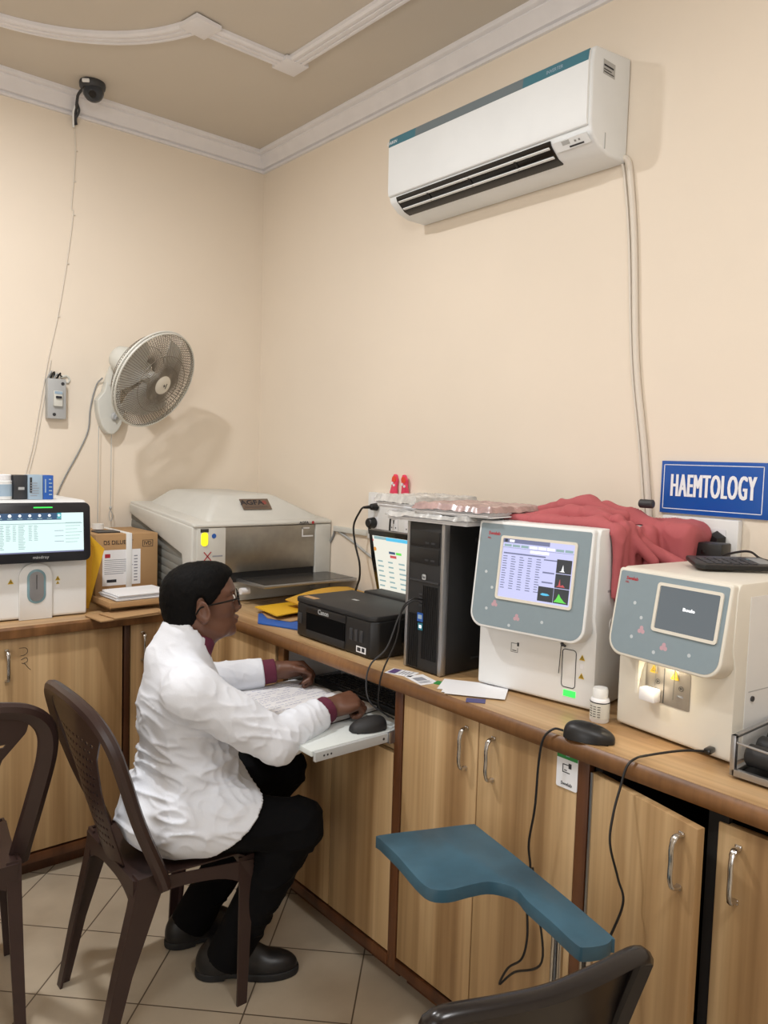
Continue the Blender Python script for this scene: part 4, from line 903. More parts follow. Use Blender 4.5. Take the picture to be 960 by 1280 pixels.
# ------------------------------------------------------------------ the two haematology analysers
def clover(mb, f, cx, cy, s, m):
    for q in ((0, .55), (-.5, -.3), (.5, -.3)): f.shape(mb, disc(12, s*.55, cx+q[0]*s, cy+q[1]*s), m, .0009, .0005)
M['pinkprint'] = mat('pale_pink_print', (196, 160, 170), .5); M['palegrey'] = mat('pale_print', (196, 204, 208), .5)
def analyzer(label, loc, rz, W, H, D, pz0, lean, big):
    a = thing('haematology_analyzer', label, 'analyser', loc, rz)
    hw = W/2
    mb = MB(); mb.prism([(.004, .006), (0, .012), (0, pz0+.02), (-.012, pz0+.06), (-.006, H-.02), (.0, H-.004), (.008, H), (D, H), (D, .006)], -hw, hw, 'x', bev=.005, seg=2)
    body = mb.build('body', M['white'] if big else M['cream'], a)
    mb = MB()
    for sx in (-1, 1):
        for yy in (.04, D-.04): mb.cyl((sx*(hw-.03), yy, 0), (sx*(hw-.03), yy, .008), .014, seg=14)
    mb.build('foot', M['black'], a)
    # slanted head panel
    ph = H-pz0; pw = W-.008 if big else W-.006
    L = math.hypot(ph, lean)
    o = V((0, -.018-lean, pz0)); up = V((0, lean, ph)).normalized()
    fT = axes(o, (1, 0, 0), up)
    out = rrect(pw, L, (.04, .04, .008, .008), 7, -.004 if big else 0, L/2)
    mb = MB(); mb.prism(out, -.045 if big else -.05, .0, 'z', bev=.004, seg=3, T=fT); hd = mb.build('head_cover', M['white'] if big else M['cream'], a)
    f = Face(fT @ V((0, 0, 0)), (1, 0, 0), up)
    fp = rrect(pw-.014, L-.014, (.035, .035, .005, .005), 7, -.004 if big else 0, L/2)
    # screen with raised frame
    if big: sx0, sx1, sy0, sy1 = -.098, .125, L*.285, L*.875
    else: sx0, sx1, sy0, sy1 = -.032, .128, L*.36, L*.90
    mb = MB(); fr_o = rrect(sx1-sx0, sy1-sy0, .008, 4, (sx0+sx1)/2, (sy0+sy1)/2); fr_i = rrect(sx1-sx0-.014, sy1-sy0-.014, .003, 4, (sx0+sx1)/2, (sy0+sy1)/2)
    mb.loft([[fT @ V((p[0], p[1], .0005)) for p in fr_o], [fT @ V((p[0], p[1], .0045)) for p in fr_o], [fT @ V((p[0], p[1], .0045)) for p in fr_i], [fT @ V((p[0], p[1], .0005)) for p in fr_i]], cap=False)
    mb.build('screen_frame', M['cream'], hd)
    X0, X1, Y0, Y1 = sx0+.007, sx1-.007, sy0+.007, sy1-.007; w_, h_ = X1-X0, Y1-Y0
    P = lambda u, v: (X0+u*w_, Y0+v*h_)
    mb = MB()
    def q(u0, v0, u1, v1, m, w=.0016): f.rect(mb, *P(u0, v0), *P(u1, v1), m, w, .0003)
    if big:
        q(0, 0, 1, 1, M['scr_lav'], .0012); q(0, .93, .66, 1, M['scr_txt']); q(.02, .94, .06, .99, M['scr_dark'], .002); q(.09, .945, .16, .985, M['scr_wh'], .002)
        for k in range(8): q(.02+k*.122, .865, .125+k*.122, .905, M['scr_wh'] if k in (3, 4, 5) else M['scr_txt2'], .002)
        q(0, .845, 1, .85, M['scr_txt']); q(.40, .79, .66, .835, M['scr_wh'], .002); q(.02, .74, .62, .765, M['scr_txt'])
        for k, u in enumerate((.02, .14, .26, .38, .50)): f.lines(mb, *P(u, .14), *P(u+.07, .72), 14, M['scr_txt'], .34, .002)
        q(.60, .70, .78, .72, M['scr_txt']); q(.60, .49, .76, .515, M['scr_txt']); q(.60, .33, .75, .355, M['scr_txt'])
        q(.78, .52, .98, .745, M['scr_dark'], .002); q(.78, .28, .98, .51, M['scr_dark'], .002); q(.78, .03, .98, .27, M['scr_dark'], .002); q(.565, .03, .775, .27, M['scr_dark'], .002)
        f.shape(mb, [P(.82, .545), P(.85, .56), P(.868, .66), P(.882, .56), P(.90, .545)], M['scr_wh'], .0024, .0003)
        f.shape(mb, [P(.80, .30), P(.83, .32), P(.845, .43), P(.858, .32), P(.89, .34), P(.92, .30)], M['scr_red'], .0024, .0003)
        f.shape(mb, [P(.79, .05), P(.82, .10), P(.85, .19), P(.88, .13), P(.93, .07), P(.965, .05)], M['scr_grn'], .0024, .0003)
        f.shape(mb, [P(.60, .14), P(.63, .165), P(.70, .16), P(.73, .14), P(.69, .125), P(.63, .125)], M['scr_cyan'], .0024, .0003)
    else:
        q(0, 0, 1, 1, M['scr_off'], .0012)
        f.text(mb, 'Boule', (X0+X1)/2+.004, (Y0+Y1)/2+.004, .007, M['scr_wh'], 1.3, .0018, .0004)
    mb.build('screen', None, hd)
    mb = MB(); mb.prism(fp, 0, .0008, 'z', T=fT, m=M['panelgrey'])
    f.text(mb, 'Swelab', -pw*.36, L*.885, .009 if big else .008, M['red'], 1.05, .001, .0003); f.text(mb, 'Alfa', -pw*.405, L*.84, .005, M['red'], 1.0, .001)
    dots = [(-.40, .52), (-.33, .38), (-.36, .18), (-.14, .06), (.14, .14)] if big else [(-.30, .62), (-.22, .47), (-.28, .24), (-.06, .13), (.24, .19)]
    for u, v in dots: f.shape(mb, disc(10, .0042, u*pw, v*L), M['palegrey'], .0009, .0005)
    for u, v in ([(-.29, .235), (-.08, .14)] if big else [(-.20, .335), (.02, .21)]): clover(mb, f, u*pw, v*L, .009, M['pinkprint'])
    mb.build('front_film', None, hd)
    return a, body, hd, f
aA, bA, hA, fA = analyzer('taller white haematology analyser with a lit results screen, right of the computer tower', (1.606, 1.2665, CT), R(-81.4), .347, .462, .37, .178, .038, True)
f = Face((0, -.0003, .1), (1, 0, 0), (0, 0, 1)); mb = MB()
mb.tube([f.T @ V((p[0], p[1], 0)) for p in rrect(.038, .098, .008, 4, .102, .0)+rrect(.038, .098, .008, 4, .102, .0)[:1]], .0011, 6, M['ink'])
mb.build('sample_door_outline', None, bA)
mb = MB(); warn(mb, f, .138, .035, .008); warn(mb, f, .138, -.012, .008); f.rect(mb, .133, .006, .143, .018, M['paper']); f.rect(mb, -.070, .036, -.050, .037, M['ink']); f.rect(mb, -.070, .012, -.050, .013, M['ink']); f.rect(mb, -.0705, .012, -.0695, .037, M['ink']); f.rect(mb, -.0505, .012, -.0495, .025, M['ink']); f.rect(mb, -.052, .030, -.046, .040, M['dgrey']); f.rect(mb, -.066, .016, -.054, .018, M['dgrey'])
mb.build('warning_label', None, bA)
mb = MB(); f.rect(mb, .090, -.072, .124, -.056, M['grn_em'], .001); mb.build('status_light', None, bA)
mb = MB(); mb.cyl((.088, -.014, .175), (.088, -.014, .158), .004, .003, 10); mb.box((.093, -.018, .163), (.016, .006, .006), (0, R(25), 0), bev=.002); mb.cyl((.084, -.012, .160), (.078, -.008, .085), .0012, seg=6); mb.build('aspiration_needle', M['dgrey'], aA)
Ts = axes((.1735, .085, .215), (0, 1, 0), (0, 0, 1)); mb = MB(); mb.prism(disc(20, .017), -.002, .002, 'z', T=Ts, m=M['white']); mb.prism(disc(18, .011), .002, .0045, 'z', T=Ts, m=M['blackg']); mb.build('side_port', None, bA)
mb = MB(); mb.prism([(.05, .30), (.35, .30), (.35, .306), (.05, .306)], -.0005, .0006, 'z', T=axes((.1735, 0, 0), (0, 1, 0), (0, 0, 1)), m=M['lgrey']); mb.build('side_seam', None, bA)

aB, bB, hB, fB = analyzer('smaller cream haematology analyser with a dark idle screen and lit sampling bay', (1.597, .8695, CT), R(-96.2), .295, .384, .40, .185, .036, False)
# sampling bay
mb = MB(); bay = rrect(.116, .104, (.003, .003, .03, .014), 6, -.012, .138); mb.prism(bay, -.002, .001, 'z', T=axes((0, -.0004, 0), (1, 0, 0), (0, 0, 1))); sb = mb.build('sampling_bay', mat('bright_bay_steel', (190, 184, 176), .3, .8, vary=.1, vscale=40), bB)
f = Face((-.012, -.0022, .138), (1, 0, 0), (0, 0, 1)); mb = MB(); f.rect(mb, -.009, -.05, -.007, .03, M['dgrey']); warn(mb, f, -.036, .022, .010); warn(mb, f, .020, .020, .011)
for x, z in ((-.024, -.004), (.036, -.006)): mb.tube([f.T @ V((p[0], p[1], .0)) for p in disc(14, .0055, x, z)+disc(14, .0055, x, z)[:1]], .0005, 5, M['dgrey']); f.shape(mb, [(x-.002, z-.003), (x-.002, z+.003), (x+.003, z)], M['ink'])
f.rect(mb, -.030, -.022, -.018, -.019, M['greyink']); f.rect(mb, .027, -.026, .042, -.022, M['greyink']); mb.build('bay_print', None, sb)
for x in (-.036, .012):
    mb = MB(); mb.cyl((x-.012+.012, -.010, .182), (x-.012+.010, -.010, .105 if x > 0 else .125), .0012, seg=8); mb.build('needle', M['steel'], sb)
mb = MB(); mb.box((-.046, -.016, .103), (.042, .026, .03), bev=.004); mb.build('wash_cup', M['paper'], bB)
mb = MB(); mb.prism([(.0, .19), (.034, .19), (.012, .15), (.0, .10)], -.079, -.072, 'x'); 
mb.xf(Matrix.Translation((0, -.026, 0))); mb.build('bay_cheek', M['cream'], bB)
# bay lamp: a small light inside the bay
L_ = bpy.data.lights.new('bay_lamp', 'AREA'); L_.energy = .2; L_.size = .03; L_.color = (1, .86, .62); lo = bpy.data.objects.new('bay_lamp', L_); COL.objects.link(lo); lo.parent = aB; lo.location = (-.012, -.034, .176); lo.rotation_euler = (R(35), 0, 0)
# side panel seam and catch
mb = MB(); T = axes((.1476, 0, 0), (0, 1, 0), (0, 0, 1)); mb.prism([(.04, .03), (.37, .03), (.37, .355), (.04, .355)], -.001, .0008, 'z', T=T, m=M['white']); mb.prism([(.05, .15), (.36, .15), (.36, .152), (.05, .152)], .0008, .0012, 'z', T=T, m=M['lgrey']); mb.prism(disc(12, .006, .065, .135), .0008, .004, 'z', T=T, m=M['dgrey']); mb.build('side_panel', None, bB)

# calculator, power adapter, plug cable
a = thing('calculator', 'black desk calculator lying on top of the smaller cream analyser', 'calculator', (1.80, .845, CT+.384+.001), R(-40))
mb = MB(); mb.prism([(-.09, .0), (.09, .0), (.105, .02), (.09, .115), (-.09, .115), (-.105, .02)], .004, .016, 'z', bev=.004, T=Matrix.Translation((0, -.055, 0)) @ Matrix.Rotation(R(4), 4, 'X')); bd = mb.build('body', M['black'], a)
mb = MB()
for i in range(6):
    for j in range(4): mb.box((-.07+i*.02, -.035+j*.018, .0185+(-.01+j*.018)*.07), (.016, .014, .004), (R(4), 0, 0), bev=.0015)
mb.build('keys', M['dgrey'], bd); mb = MB(); mb.box((.066, .005, .0195), (.036, .07, .004), (R(4), 0, 0), bev=.001); mb.build('display', M['grey'], bd)
mb = MB(); mb.box((.035, .02, .021), (.02, .012, .003), (R(4), 0, R(10)), bev=.001); mb.build('blue_tape', M['acblue'], bd)
a = thing('power_adapter', 'black square power adapter on the smaller analyser below the wall switches', 'adapter', (1.965, .985, CT+.385))
mb = MB(); mb.box((0, 0, .021), (.06, .085, .042), R(3), bev=.004); bd = mb.build('body', M['black'], a); mb = MB(); mb.box((-.0302, .004, .018), (.002, .012, .010), R(3), bev=.0005); mb.build('socket', M['blackg'], bd)
mb = MB(); mb.tube(cr([(1.94, .945, CT+.395), (1.93, .90, CT+.412), (1.92, .86, CT+.418), (1.90, .82, CT+.405), (1.91, .76, CT+.40), (1.93, .70, CT+.398)], 6), .003, 6); single('adapter_cable', mb, M['black'], 'short black cable curling beside the calculator on the smaller analyser', 'cable', (1.92, .84, CT+.4))

# roller mixer at the right edge
a = thing('roller_mixer', 'aluminium-framed tube roller mixer with black rollers at the right edge of the worktop', 'mixer', (1.64, .56, CT))
x0, x1, y0, y1, z0, z1 = 1.522, 1.80, .36, .692, CT+.006, CT+.088
mb = MB()
for y in (y0, y1):
    mb.bx((x0, y-.005, z0), (x0+.012, y+.005, z1), bev=.001); mb.bx((x1-.012, y-.005, z0), (x1, y+.005, z1), bev=.001)
    mb.bx((x0, y-.005, z0), (x1, y+.005, z0+.012), bev=.001); mb.bx((x0, y-.005, z1-.006), (x1, y+.005, z1), bev=.001)
mb.bx((x0, y0, z0), (x0+.01, y1, z0+.014), bev=.001); mb.bx((x1-.01, y0, z0), (x1, y1, z0+.014), bev=.001)
mb.build('frame', M['alu'], a, world=True)
mb = MB(); mb.bx((x0+.01, y0+.005, z0), (x1-.01, y1-.005, z0+.004)); mb.build('base_plate', M['black2'], a, world=True)
mb = MB(); mb.bx((x0+.012, y1-.002, z0+.012), (x1-.012, y1, z1-.006)); mb.build('clear_side', M['clear'], a, world=True)
for k in range(5):
    mb = MB(); mb.cyl((x0+.042+k*.05, y0+.01, z0+.038+k*.006), (x0+.042+k*.05, y1-.012, z0+.038+k*.006), .0225, seg=22, bev=.004); mb.build('roller', M['black2'], a, world=True)
mb = MB(); mb.tube([(x0+.004, y1-.006, z1-.014), (x0+.004, y0+.01, z1-.03)], .0025, 8); mb.build('tie_rod', M['alu'], a, world=True)

# bottle, mouse with cable, usb lead, loose papers
a = thing('reagent_bottle', 'small white plastic bottle with a printed label between the two analysers', 'bottle', (1.598, 1.0535, CT))
mb = MB(); mb.lathe([(.001, 0), (.021, 0), (.023, .003), (.023, .052), (.021, .057), (.015, .061), (.001, .061)]); bd = mb.build('body', M['paper'], a)
mb = MB(); mb.lathe([(.001, .06), (.0185, .06), (.0185, .078), (.016, .083), (.001, .083)]); mb.build('cap', M['white'], a)
mb = MB(); mb.lathe([(.0231, .010), (.0236, .010), (.0236, .048), (.0231, .048)], m=M['offwhite']); mb.lathe([(.0232, .048), (.02385, .048), (.02385, .0505), (.0232, .0505)], m=M['ink'])
for k in range(5):
    for q in range(3): mb.box((-.0238*math.cos(-.5+q*.45), .0238*math.sin(-.5+q*.45), .016+k*.006), (.001, .007, .0014), .5-q*.45, m=M['dgrey'])
mb.build('label', None, bd)
def mouse(name, label, loc, rz, m, red=False, sc=1):
    a = thing(name, label, 'mouse', loc, rz)
    def sh(u, v):
        t = (v-.5)*math.pi; ph = u*math.pi
        x = -.057*math.cos(ph); wv = .031*math.sin(ph)**.55*(1-.10*math.cos(ph*2))
        return (x*sc, math.sin(t)*wv*sc, max(0, math.cos(t))**.7*(.034*math.sin(ph)**.6*(1.08-.28*math.cos(ph)))*sc+.002)
    mb = MB(); mb.grid(sh, 26, 18); bmesh.ops.remove_doubles(mb.bm, verts=mb.bm.verts, dist=.0004)
    es = [e for e in mb.bm.edges if len(e.link_faces) == 1]
    if es: bmesh.ops.holes_fill(mb.bm, edges=es, sides=0)
    bmesh.ops.recalc_face_normals(mb.bm, faces=mb.bm.faces)
    bd = mb.build('body', m, a, ang=60)
    mb = MB(); mb.cyl((.026*sc, -.004, .029*sc), (.026*sc, .004, .029*sc), .007, seg=14); mb.build('wheel', M['red_em'] if red else M['dgrey'], bd)
    mb = MB(); mb.box((0, 0, .0012), (.09*sc, .05*sc, .0024), bev=.0008); mb.build('base', M['blackg'], a)
    return a
mouse('computer_mouse', 'black mouse with a small red light on the worktop edge above the green card', (1.468, .992, CT), R(118), M['black'], True)
mouse('computer_mouse', 'black mouse on the white keyboard tray beside the man\'s hand', (1.395, 1.69, .7655), R(-14), M['black2'], False)
mb = MB(); mb.tube(cr([(1.441, 1.043, CT+.012), (1.43, 1.062, CT+.012), (1.415, 1.078, CT-.012), (1.413, 1.087, .86), (1.413, 1.092, .752), (1.413, 1.105, .66), (1.414, 1.098, .60), (1.416, 1.105, .52), (1.41, 1.095, .44), (1.40, 1.10, .385), (1.40, 1.14, .34), (1.40, 1.165, .285), (1.41, 1.13, .33), (1.41, 1.05, .40), (1.42, 1.08, .53), (1.425, 1.10, .60)], 8), .0028, 6)
single('mouse_cable', mb, M['black'], 'black mouse cable dangling in front of the closed cabinet doors behind the blue armrest', 'cable', (1.415, 1.09, .6))
a = thing('usb_cable', 'black cable plugged into the smaller analyser, drooping over the open cabinet door', 'cable', (1.565, .765, .955))
mb = MB(); mb.box((1.568, .762, .957), (.03, .016, .012), R(4), bev=.004); mb.build('plug', M['blackg'], a, world=True)
mb = MB(); mb.tube(cr([(1.56, .765, .956), (1.52, .80, .955), (1.47, .848, .941), (1.437, .856, .939), (1.417, .862, .925), (1.404, .866, .885), (1.385, .868, .83), (1.375, .866, .77), (1.385, .85, .70), (1.385, .835, .65), (1.37, .86, .55), (1.34, .87, .45), (1.36, .94, .40), (1.41, 1.02, .43)], 8), .0028, 6); mb.build('lead', M['black'], a, world=True)
leafstack('loose_papers', 'loose white papers on the worktop in front of the taller analyser', (1.525, 1.40, CT+.0005), (.10, .16), R(35), 4, M['paper'], jit=.05, dz=.0012)
mb = MB(); mb.box((0, 0, .0008), (.055, .085, .0012)); f = Face((0, 0, .0016), (1, 0, 0), (0, 1, 0)); f.rect(mb, -.022, .012, .022, .036, mat('violet_print', (92, 70, 120), .6), .0006); f.lines(mb, -.02, -.034, .02, .004, 4, M['greyink'], .3, .0006)
single('printed_card', mb, M['paper'], 'printed white card with a violet block at the worktop edge below the printer', 'card', (1.475, 1.64, CT+.0005), R(20), world=False)
mb = MB(); mb.box((0, 0, .0008), (.06, .09, .0012), m=M['paper']); f = Face((0, 0, .0016), (1, 0, 0), (0, 1, 0)); f.rect(mb, -.02, -.01, .012, .02, M['greyink'], .0006); f.lines(mb, -.024, -.036, .02, -.016, 3, M['greyink'], .3, .0006)
single('printed_card', mb, None, 'printed pale card in front of the computer tower at the worktop edge', 'card', (1.475, 1.555, CT+.0005), R(-12), world=False)
mb = MB(); mb.box((0, 0, .0008), (.03, .055, .0014)); single('green_slip', mb, M['green'], 'small green slip beside the loose papers on the worktop', 'paper', (1.50, 1.49, CT+.0005), R(20), world=False)
mb = MB(); mb.box((0, 0, .0006), (.035, .05, .001)); single('blue_slip', mb, mat('dusky_blue_print', (86, 84, 130), .6), 'small dusky blue slip on the worktop before the loose papers', 'paper', (1.462, 1.335, CT+.0005), R(40), world=False)
# tag on the cabinet door
a = thing('hanging_card', 'small green and white card fixed on the cabinet door below the worktop mouse', 'card', (FX-.003, 1.033, .857))
f = Face((FX-.002, 1.033, .857), (0, -1, 0), (0, 0, 1)); mb = MB(); mb.prism(rrect(.058, .098, .004, 3), -.001, .0006, 'z', T=f.T, m=M['paper'])
f.rect(mb, -.0285, .02, .0285, .0475, M['green'], .0012); f.rect(mb, -.012, .034, .004, .037, M['bluegrey'], .0015); f.rect(mb, -.004, .027, .006, .03, M['bluegrey'], .0015)
f.rect(mb, -.012, -.012, .008, -.010, M['ink'], .0012); f.rect(mb, -.012, .006, .004, .008, M['ink'], .0012); f.rect(mb, -.0125, -.012, -.0105, .008, M['ink'], .0012); f.rect(mb, .004, .0, .012, .012, M['dgrey'], .0012); f.rect(mb, -.008, -.007, .0, -.005, M['dgrey'], .0012)
f.text(mb, 'Swelab', .0, -.038, .008, M['ink'], 1, .0012); mb.build('card', None, a, world=True)

# ------------------------------------------------------------------ sign and switchboards
a = thing('department_sign', 'blue wall sign reading HAEMTOLOGY in white capitals', 'sign', (XW, 1.03, 1.50))
f = Face((XW-.009, 1.028, 1.5), (0, -1, 0), (0, 0, 1)); mb = MB(); mb.bx((XW-.009, .886, 1.422), (XW-.0005, 1.198, 1.572), bev=.001); bd = mb.build('board', M['signblue'], a, world=True)
mb = MB(); X0, X1, Y0, Y1 = -.162, .124, -.066, .062
for r_ in ((X0, Y0, X1, Y0+.002), (X0, Y1-.002, X1, Y1), (X0, Y0, X0+.002, Y1), (X1-.002, Y0, X1, Y1)): f.rect(mb, *r_, M['signwhite'])
mb.build('border_line', None, bd, world=True)
mb = MB(); [f.text(mb, 'HAEMTOLOGY', dx-.017, -.001, .066, M['signwhite'], .362, .0009+k*.00015, 0, space=1.13) for k, dx in enumerate((-.0024, -.0012, 0, .0012, .0024))]; mb.build('lettering', None, bd, world=True)
a = thing('switchboard', 'white wall switchboard with a black plug directly under the blue sign', 'switchboard', (XW, 1.06, 1.35))
mb = MB(); mb.bx((XW-.028, .955, 1.27), (XW-.001, 1.178, 1.416), bev=.004); pl = mb.build('plate', M['white'], a, world=True)
f = Face((XW-.0285, 1.066, 1.34), (0, -1, 0), (0, 0, 1))
for u in (-.022, .0): 
    mb = MB(); mb.prism(rrect(.021, .042, .002, 3, u+.0, .025), -.001, .003, 'z', T=f.T); mb.build('switch', M['paper'], pl, world=True)
for u in (-.064, .056):
    mb = MB(); f.shape(mb, rrect(.045, .055, .003, 3, u, .022), M['paper'], .0015, .001); f.rect(mb, u-.004, .03, u+.002, .043, M['ink'], .0018)
    for s in (-1, 1): f.shape(mb, disc(10, .0032, u+s*.011, .012), M['ink'], .0018)
    mb.build('socket', None, pl, world=True)
mb = MB(); mb.cyl(f.T @ V((.056, .014, .002)), f.T @ V((.056, .016, .034)), .030, .022, 6, bev=.005); mb.cyl(f.T @ V((.056, -.002, .022)), f.T @ V((.056, -.035, .024)), .009, .006, 12)
single('power_plug', mb, M['black'], 'black plug in the switchboard under the blue sign', 'plug', (XW-.045, 1.01, 1.35))
a = thing('switchboard', 'white wall switchboard with plugs behind the monitor', 'switchboard', (XW, 2.37, 1.33))
mb = MB(); mb.bx((XW-.026, 2.20, 1.215), (XW-.001, 2.533, 1.412), bev=.004); pl = mb.build('plate', M['white'], a, world=True)
f = Face((XW-.0265, 2.47, 1.335), (0, -1, 0), (0, 0, 1))
for u, v in ((-.015, .035), (.11, .035), (-.015, -.05), (.11, -.05), (.2, -.05)):
    mb = MB(); f.shape(mb, rrect(.05, .05, .003, 3, u, v), M['paper'], .0015, .001); f.rect(mb, u-.004, v+.006, u+.002, v+.02, M['ink'], .0018)
    for s in (-1, 1): f.shape(mb, disc(10, .0032, u+s*.012, v-.010), M['ink'], .0018)
    mb.build('socket', None, pl, world=True)
a = thing('power_cable', 'black power cable curving down the wall from the switchboard behind the monitor', 'cable', (2.0, 2.45, 1.2))
mb = MB(); mb.cyl((XW-.027, 2.47, 1.353), (XW-.06, 2.475, 1.353), .017, .013, 14, bev=.003); mb.cyl((XW-.055, 2.475, 1.353), (XW-.085, 2.49, 1.35), .008, .005, 10); mb.build('plug', M['black'], a, world=True)
mb = MB(); mb.tube(cr([(XW-.082, 2.49, 1.352), (2.0, 2.515, 1.335), (1.99, 2.545, 1.27), (1.99, 2.53, 1.19), (1.99, 2.50, 1.12), (1.99, 2.495, 1.06), (1.99, 2.51, 1.02), (1.98, 2.515, .985)], 8), .0042, 8); mb.build('lead', M['black'], a, world=True)
mb = MB(); mb.cyl((XW-.027, 2.487, 1.285), (XW-.062, 2.487, 1.285), .024, .02, 16, bev=.004); mb.cyl((XW-.05, 2.487, 1.28), (XW-.05, 2.487, 1.24), .008, .005, 10)
single('power_plug', mb, M['black'], 'round black plug low in the switchboard behind the monitor', 'plug', (XW-.045, 2.487, 1.285))
mb = MB(); mb.cyl((XW-.027, 2.36, 1.335), (XW-.055, 2.36, 1.335), .013, .011, 14, bev=.003); mb.tube(cr([(XW-.045, 2.36, 1.33), (XW-.047, 2.362, 1.28), (XW-.05, 2.36, 1.18), (XW-.05, 2.355, 1.03), (XW-.06, 2.35, CT+.006)], 6), .004, 8)
single('power_plug', mb, M['black'], 'slim black plug with a straight cable just above the monitor', 'plug', (XW-.045, 2.36, 1.3))
mb = MB(); mb.bx((XW-.016, 2.535, 1.222), (XW-.001, 2.79, 1.246), bev=.002); single('wire_trunking', mb, M['offwhite'], 'white wire trunking strip on the right wall between plate reader and switchboard', 'conduit', (XW, 2.66, 1.234))
mb = MB(); mb.tube(cr([(XW-.008, 2.79, 1.226), (XW-.006, 2.80, 1.20), (XW-.006, 2.83, 1.16), (XW-.01, 2.86, 1.13)], 5), .005, 8); single('grey_wire', mb, M['grey'], 'short grey wire from the trunking down behind the plate reader', 'cable', (XW, 2.82, 1.18))
mb = MB(); mb.tube(cr([(XW-.006, 2.76, 1.222), (XW-.006, 2.65, 1.185), (XW-.006, 2.54, 1.14), (XW-.006, 2.42, 1.10)], 6), .005, 8); single('grey_wire', mb, M['lgrey'], 'grey wire sloping from the trunking down behind the monitor', 'cable', (XW, 2.6, 1.16))
# pair of little red ornaments standing on the switchboard
for y, lb, tw in ((2.383, 'small red and pink rounded trinket on the switchboard edge, left one of the pair', .1), (2.312, 'small red and pink rounded trinket on the switchboard edge, right one of the pair', -.1)):
    a = thing('trinket', lb, 'trinket', (XW-.014, y, 1.4125), 0, 'red trinkets on the switchboard')
    T = axes((0, 0, 0), (0, -1, 0), (tw, 0, 1))
    mb = MB(); mb.prism([(-.022, 0), (.022, 0), (.016, .032), (.019, .058), (.008, .08), (-.006, .081), (-.017, .062), (-.015, .03)], -.006, .006, 'z', bev=.004, T=T); bd = mb.build('body', M['pink'], a)
    mb = MB(); mb.prism(disc(16, .013, .002, .06), .006, .009, 'z', T=T); mb.build('red_disc', M['orange'], bd)
    mb = MB(); mb.prism(disc(12, .006, -.006, .042), .006, .010, 'z', T=T); mb.prism(disc(12, .005, .006, .034), .006, .010, 'z', T=T); mb.build('white_bead', M['paper'], bd)

# ------------------------------------------------------------------ keyboard, register, papers on the tray
a = thing('keyboard', 'black keyboard at the back of the white tray under the worktop', 'keyboard', (1.605, 1.94, .7655), R(90))
mb = MB(); mb.prism([(-.07, 0), (.07, 0), (.07, .022), (-.06, .012), (-.07, .008)], -.222, .222, 'x', bev=.002); kb = mb.build('body', M['black'], a)
mb = MB()
for r_ in range(6):
    for k in range(21): mb.box((-.205+k*.0205, -.052+r_*.0205, .0135+r_*.0016), (.0172, .0165, .008), (R(4.5), 0, 0), bev=.0022)
mb.build('keys', M['black2'], kb)
a = thing('register_book', 'open ruled register with handwriting lying under the man\'s hands', 'book', (1.345, 2.0, .7658), R(5))
def page(s, h0):
    def fn(u, v):
        x = (u-.5)*.33; y = s*v*.205
        return (x, y, .001+h0*(1-max(0, (v-.9))*1.2)*min(1, v*9+.25)+.005*math.sin(min(1, v*3)*math.pi)*.9)
    return fn
mb = MB(); mb.box((0, 0, .0007), (.338, .42, .0012)); mb.build('cover', M['dgrey'], a)
for s, h0, nm in ((1, .007, 'left_pages'), (-1, .014, 'right_pages')):
    mb = MB(); fn = page(s, h0); mb.grid(fn, 12, 16)
    for k in range(5):
        for w_ in (0, 1): pass
    # page block edges
    g = [fn(u/12, 1) for u in range(13)]; mb.loft([g, [(p[0], p[1], .0014) for p in g]], closed=False)
    for uu in (0, 1):
        g = [fn(uu, v/16) for v in range(17)]; mb.loft([g, [(p[0], p[1], .0014) for p in g]], closed=False)
    pg = mb.build('pages', M['paper'], a)
    mb = MB()
    for r_ in range(9):
        v = .1+r_*.093; u = .06
        while u < .9:
            l = .02+random.random()*.05
            if random.random() < .8:
                A = fn(u, v); B = fn(u+l, v+.006*(random.random()-.5)); e = .0009
                mb.poly([(A[0], A[1]-e, A[2]+.0012), (B[0], B[1]-e, B[2]+.0012), (B[0], B[1]+e, B[2]+.0012), (A[0], A[1]+e, A[2]+.0012)])
            u += l+.012
    mb.build('handwriting', mat('blue_ink', (120, 130, 180), .7), pg)
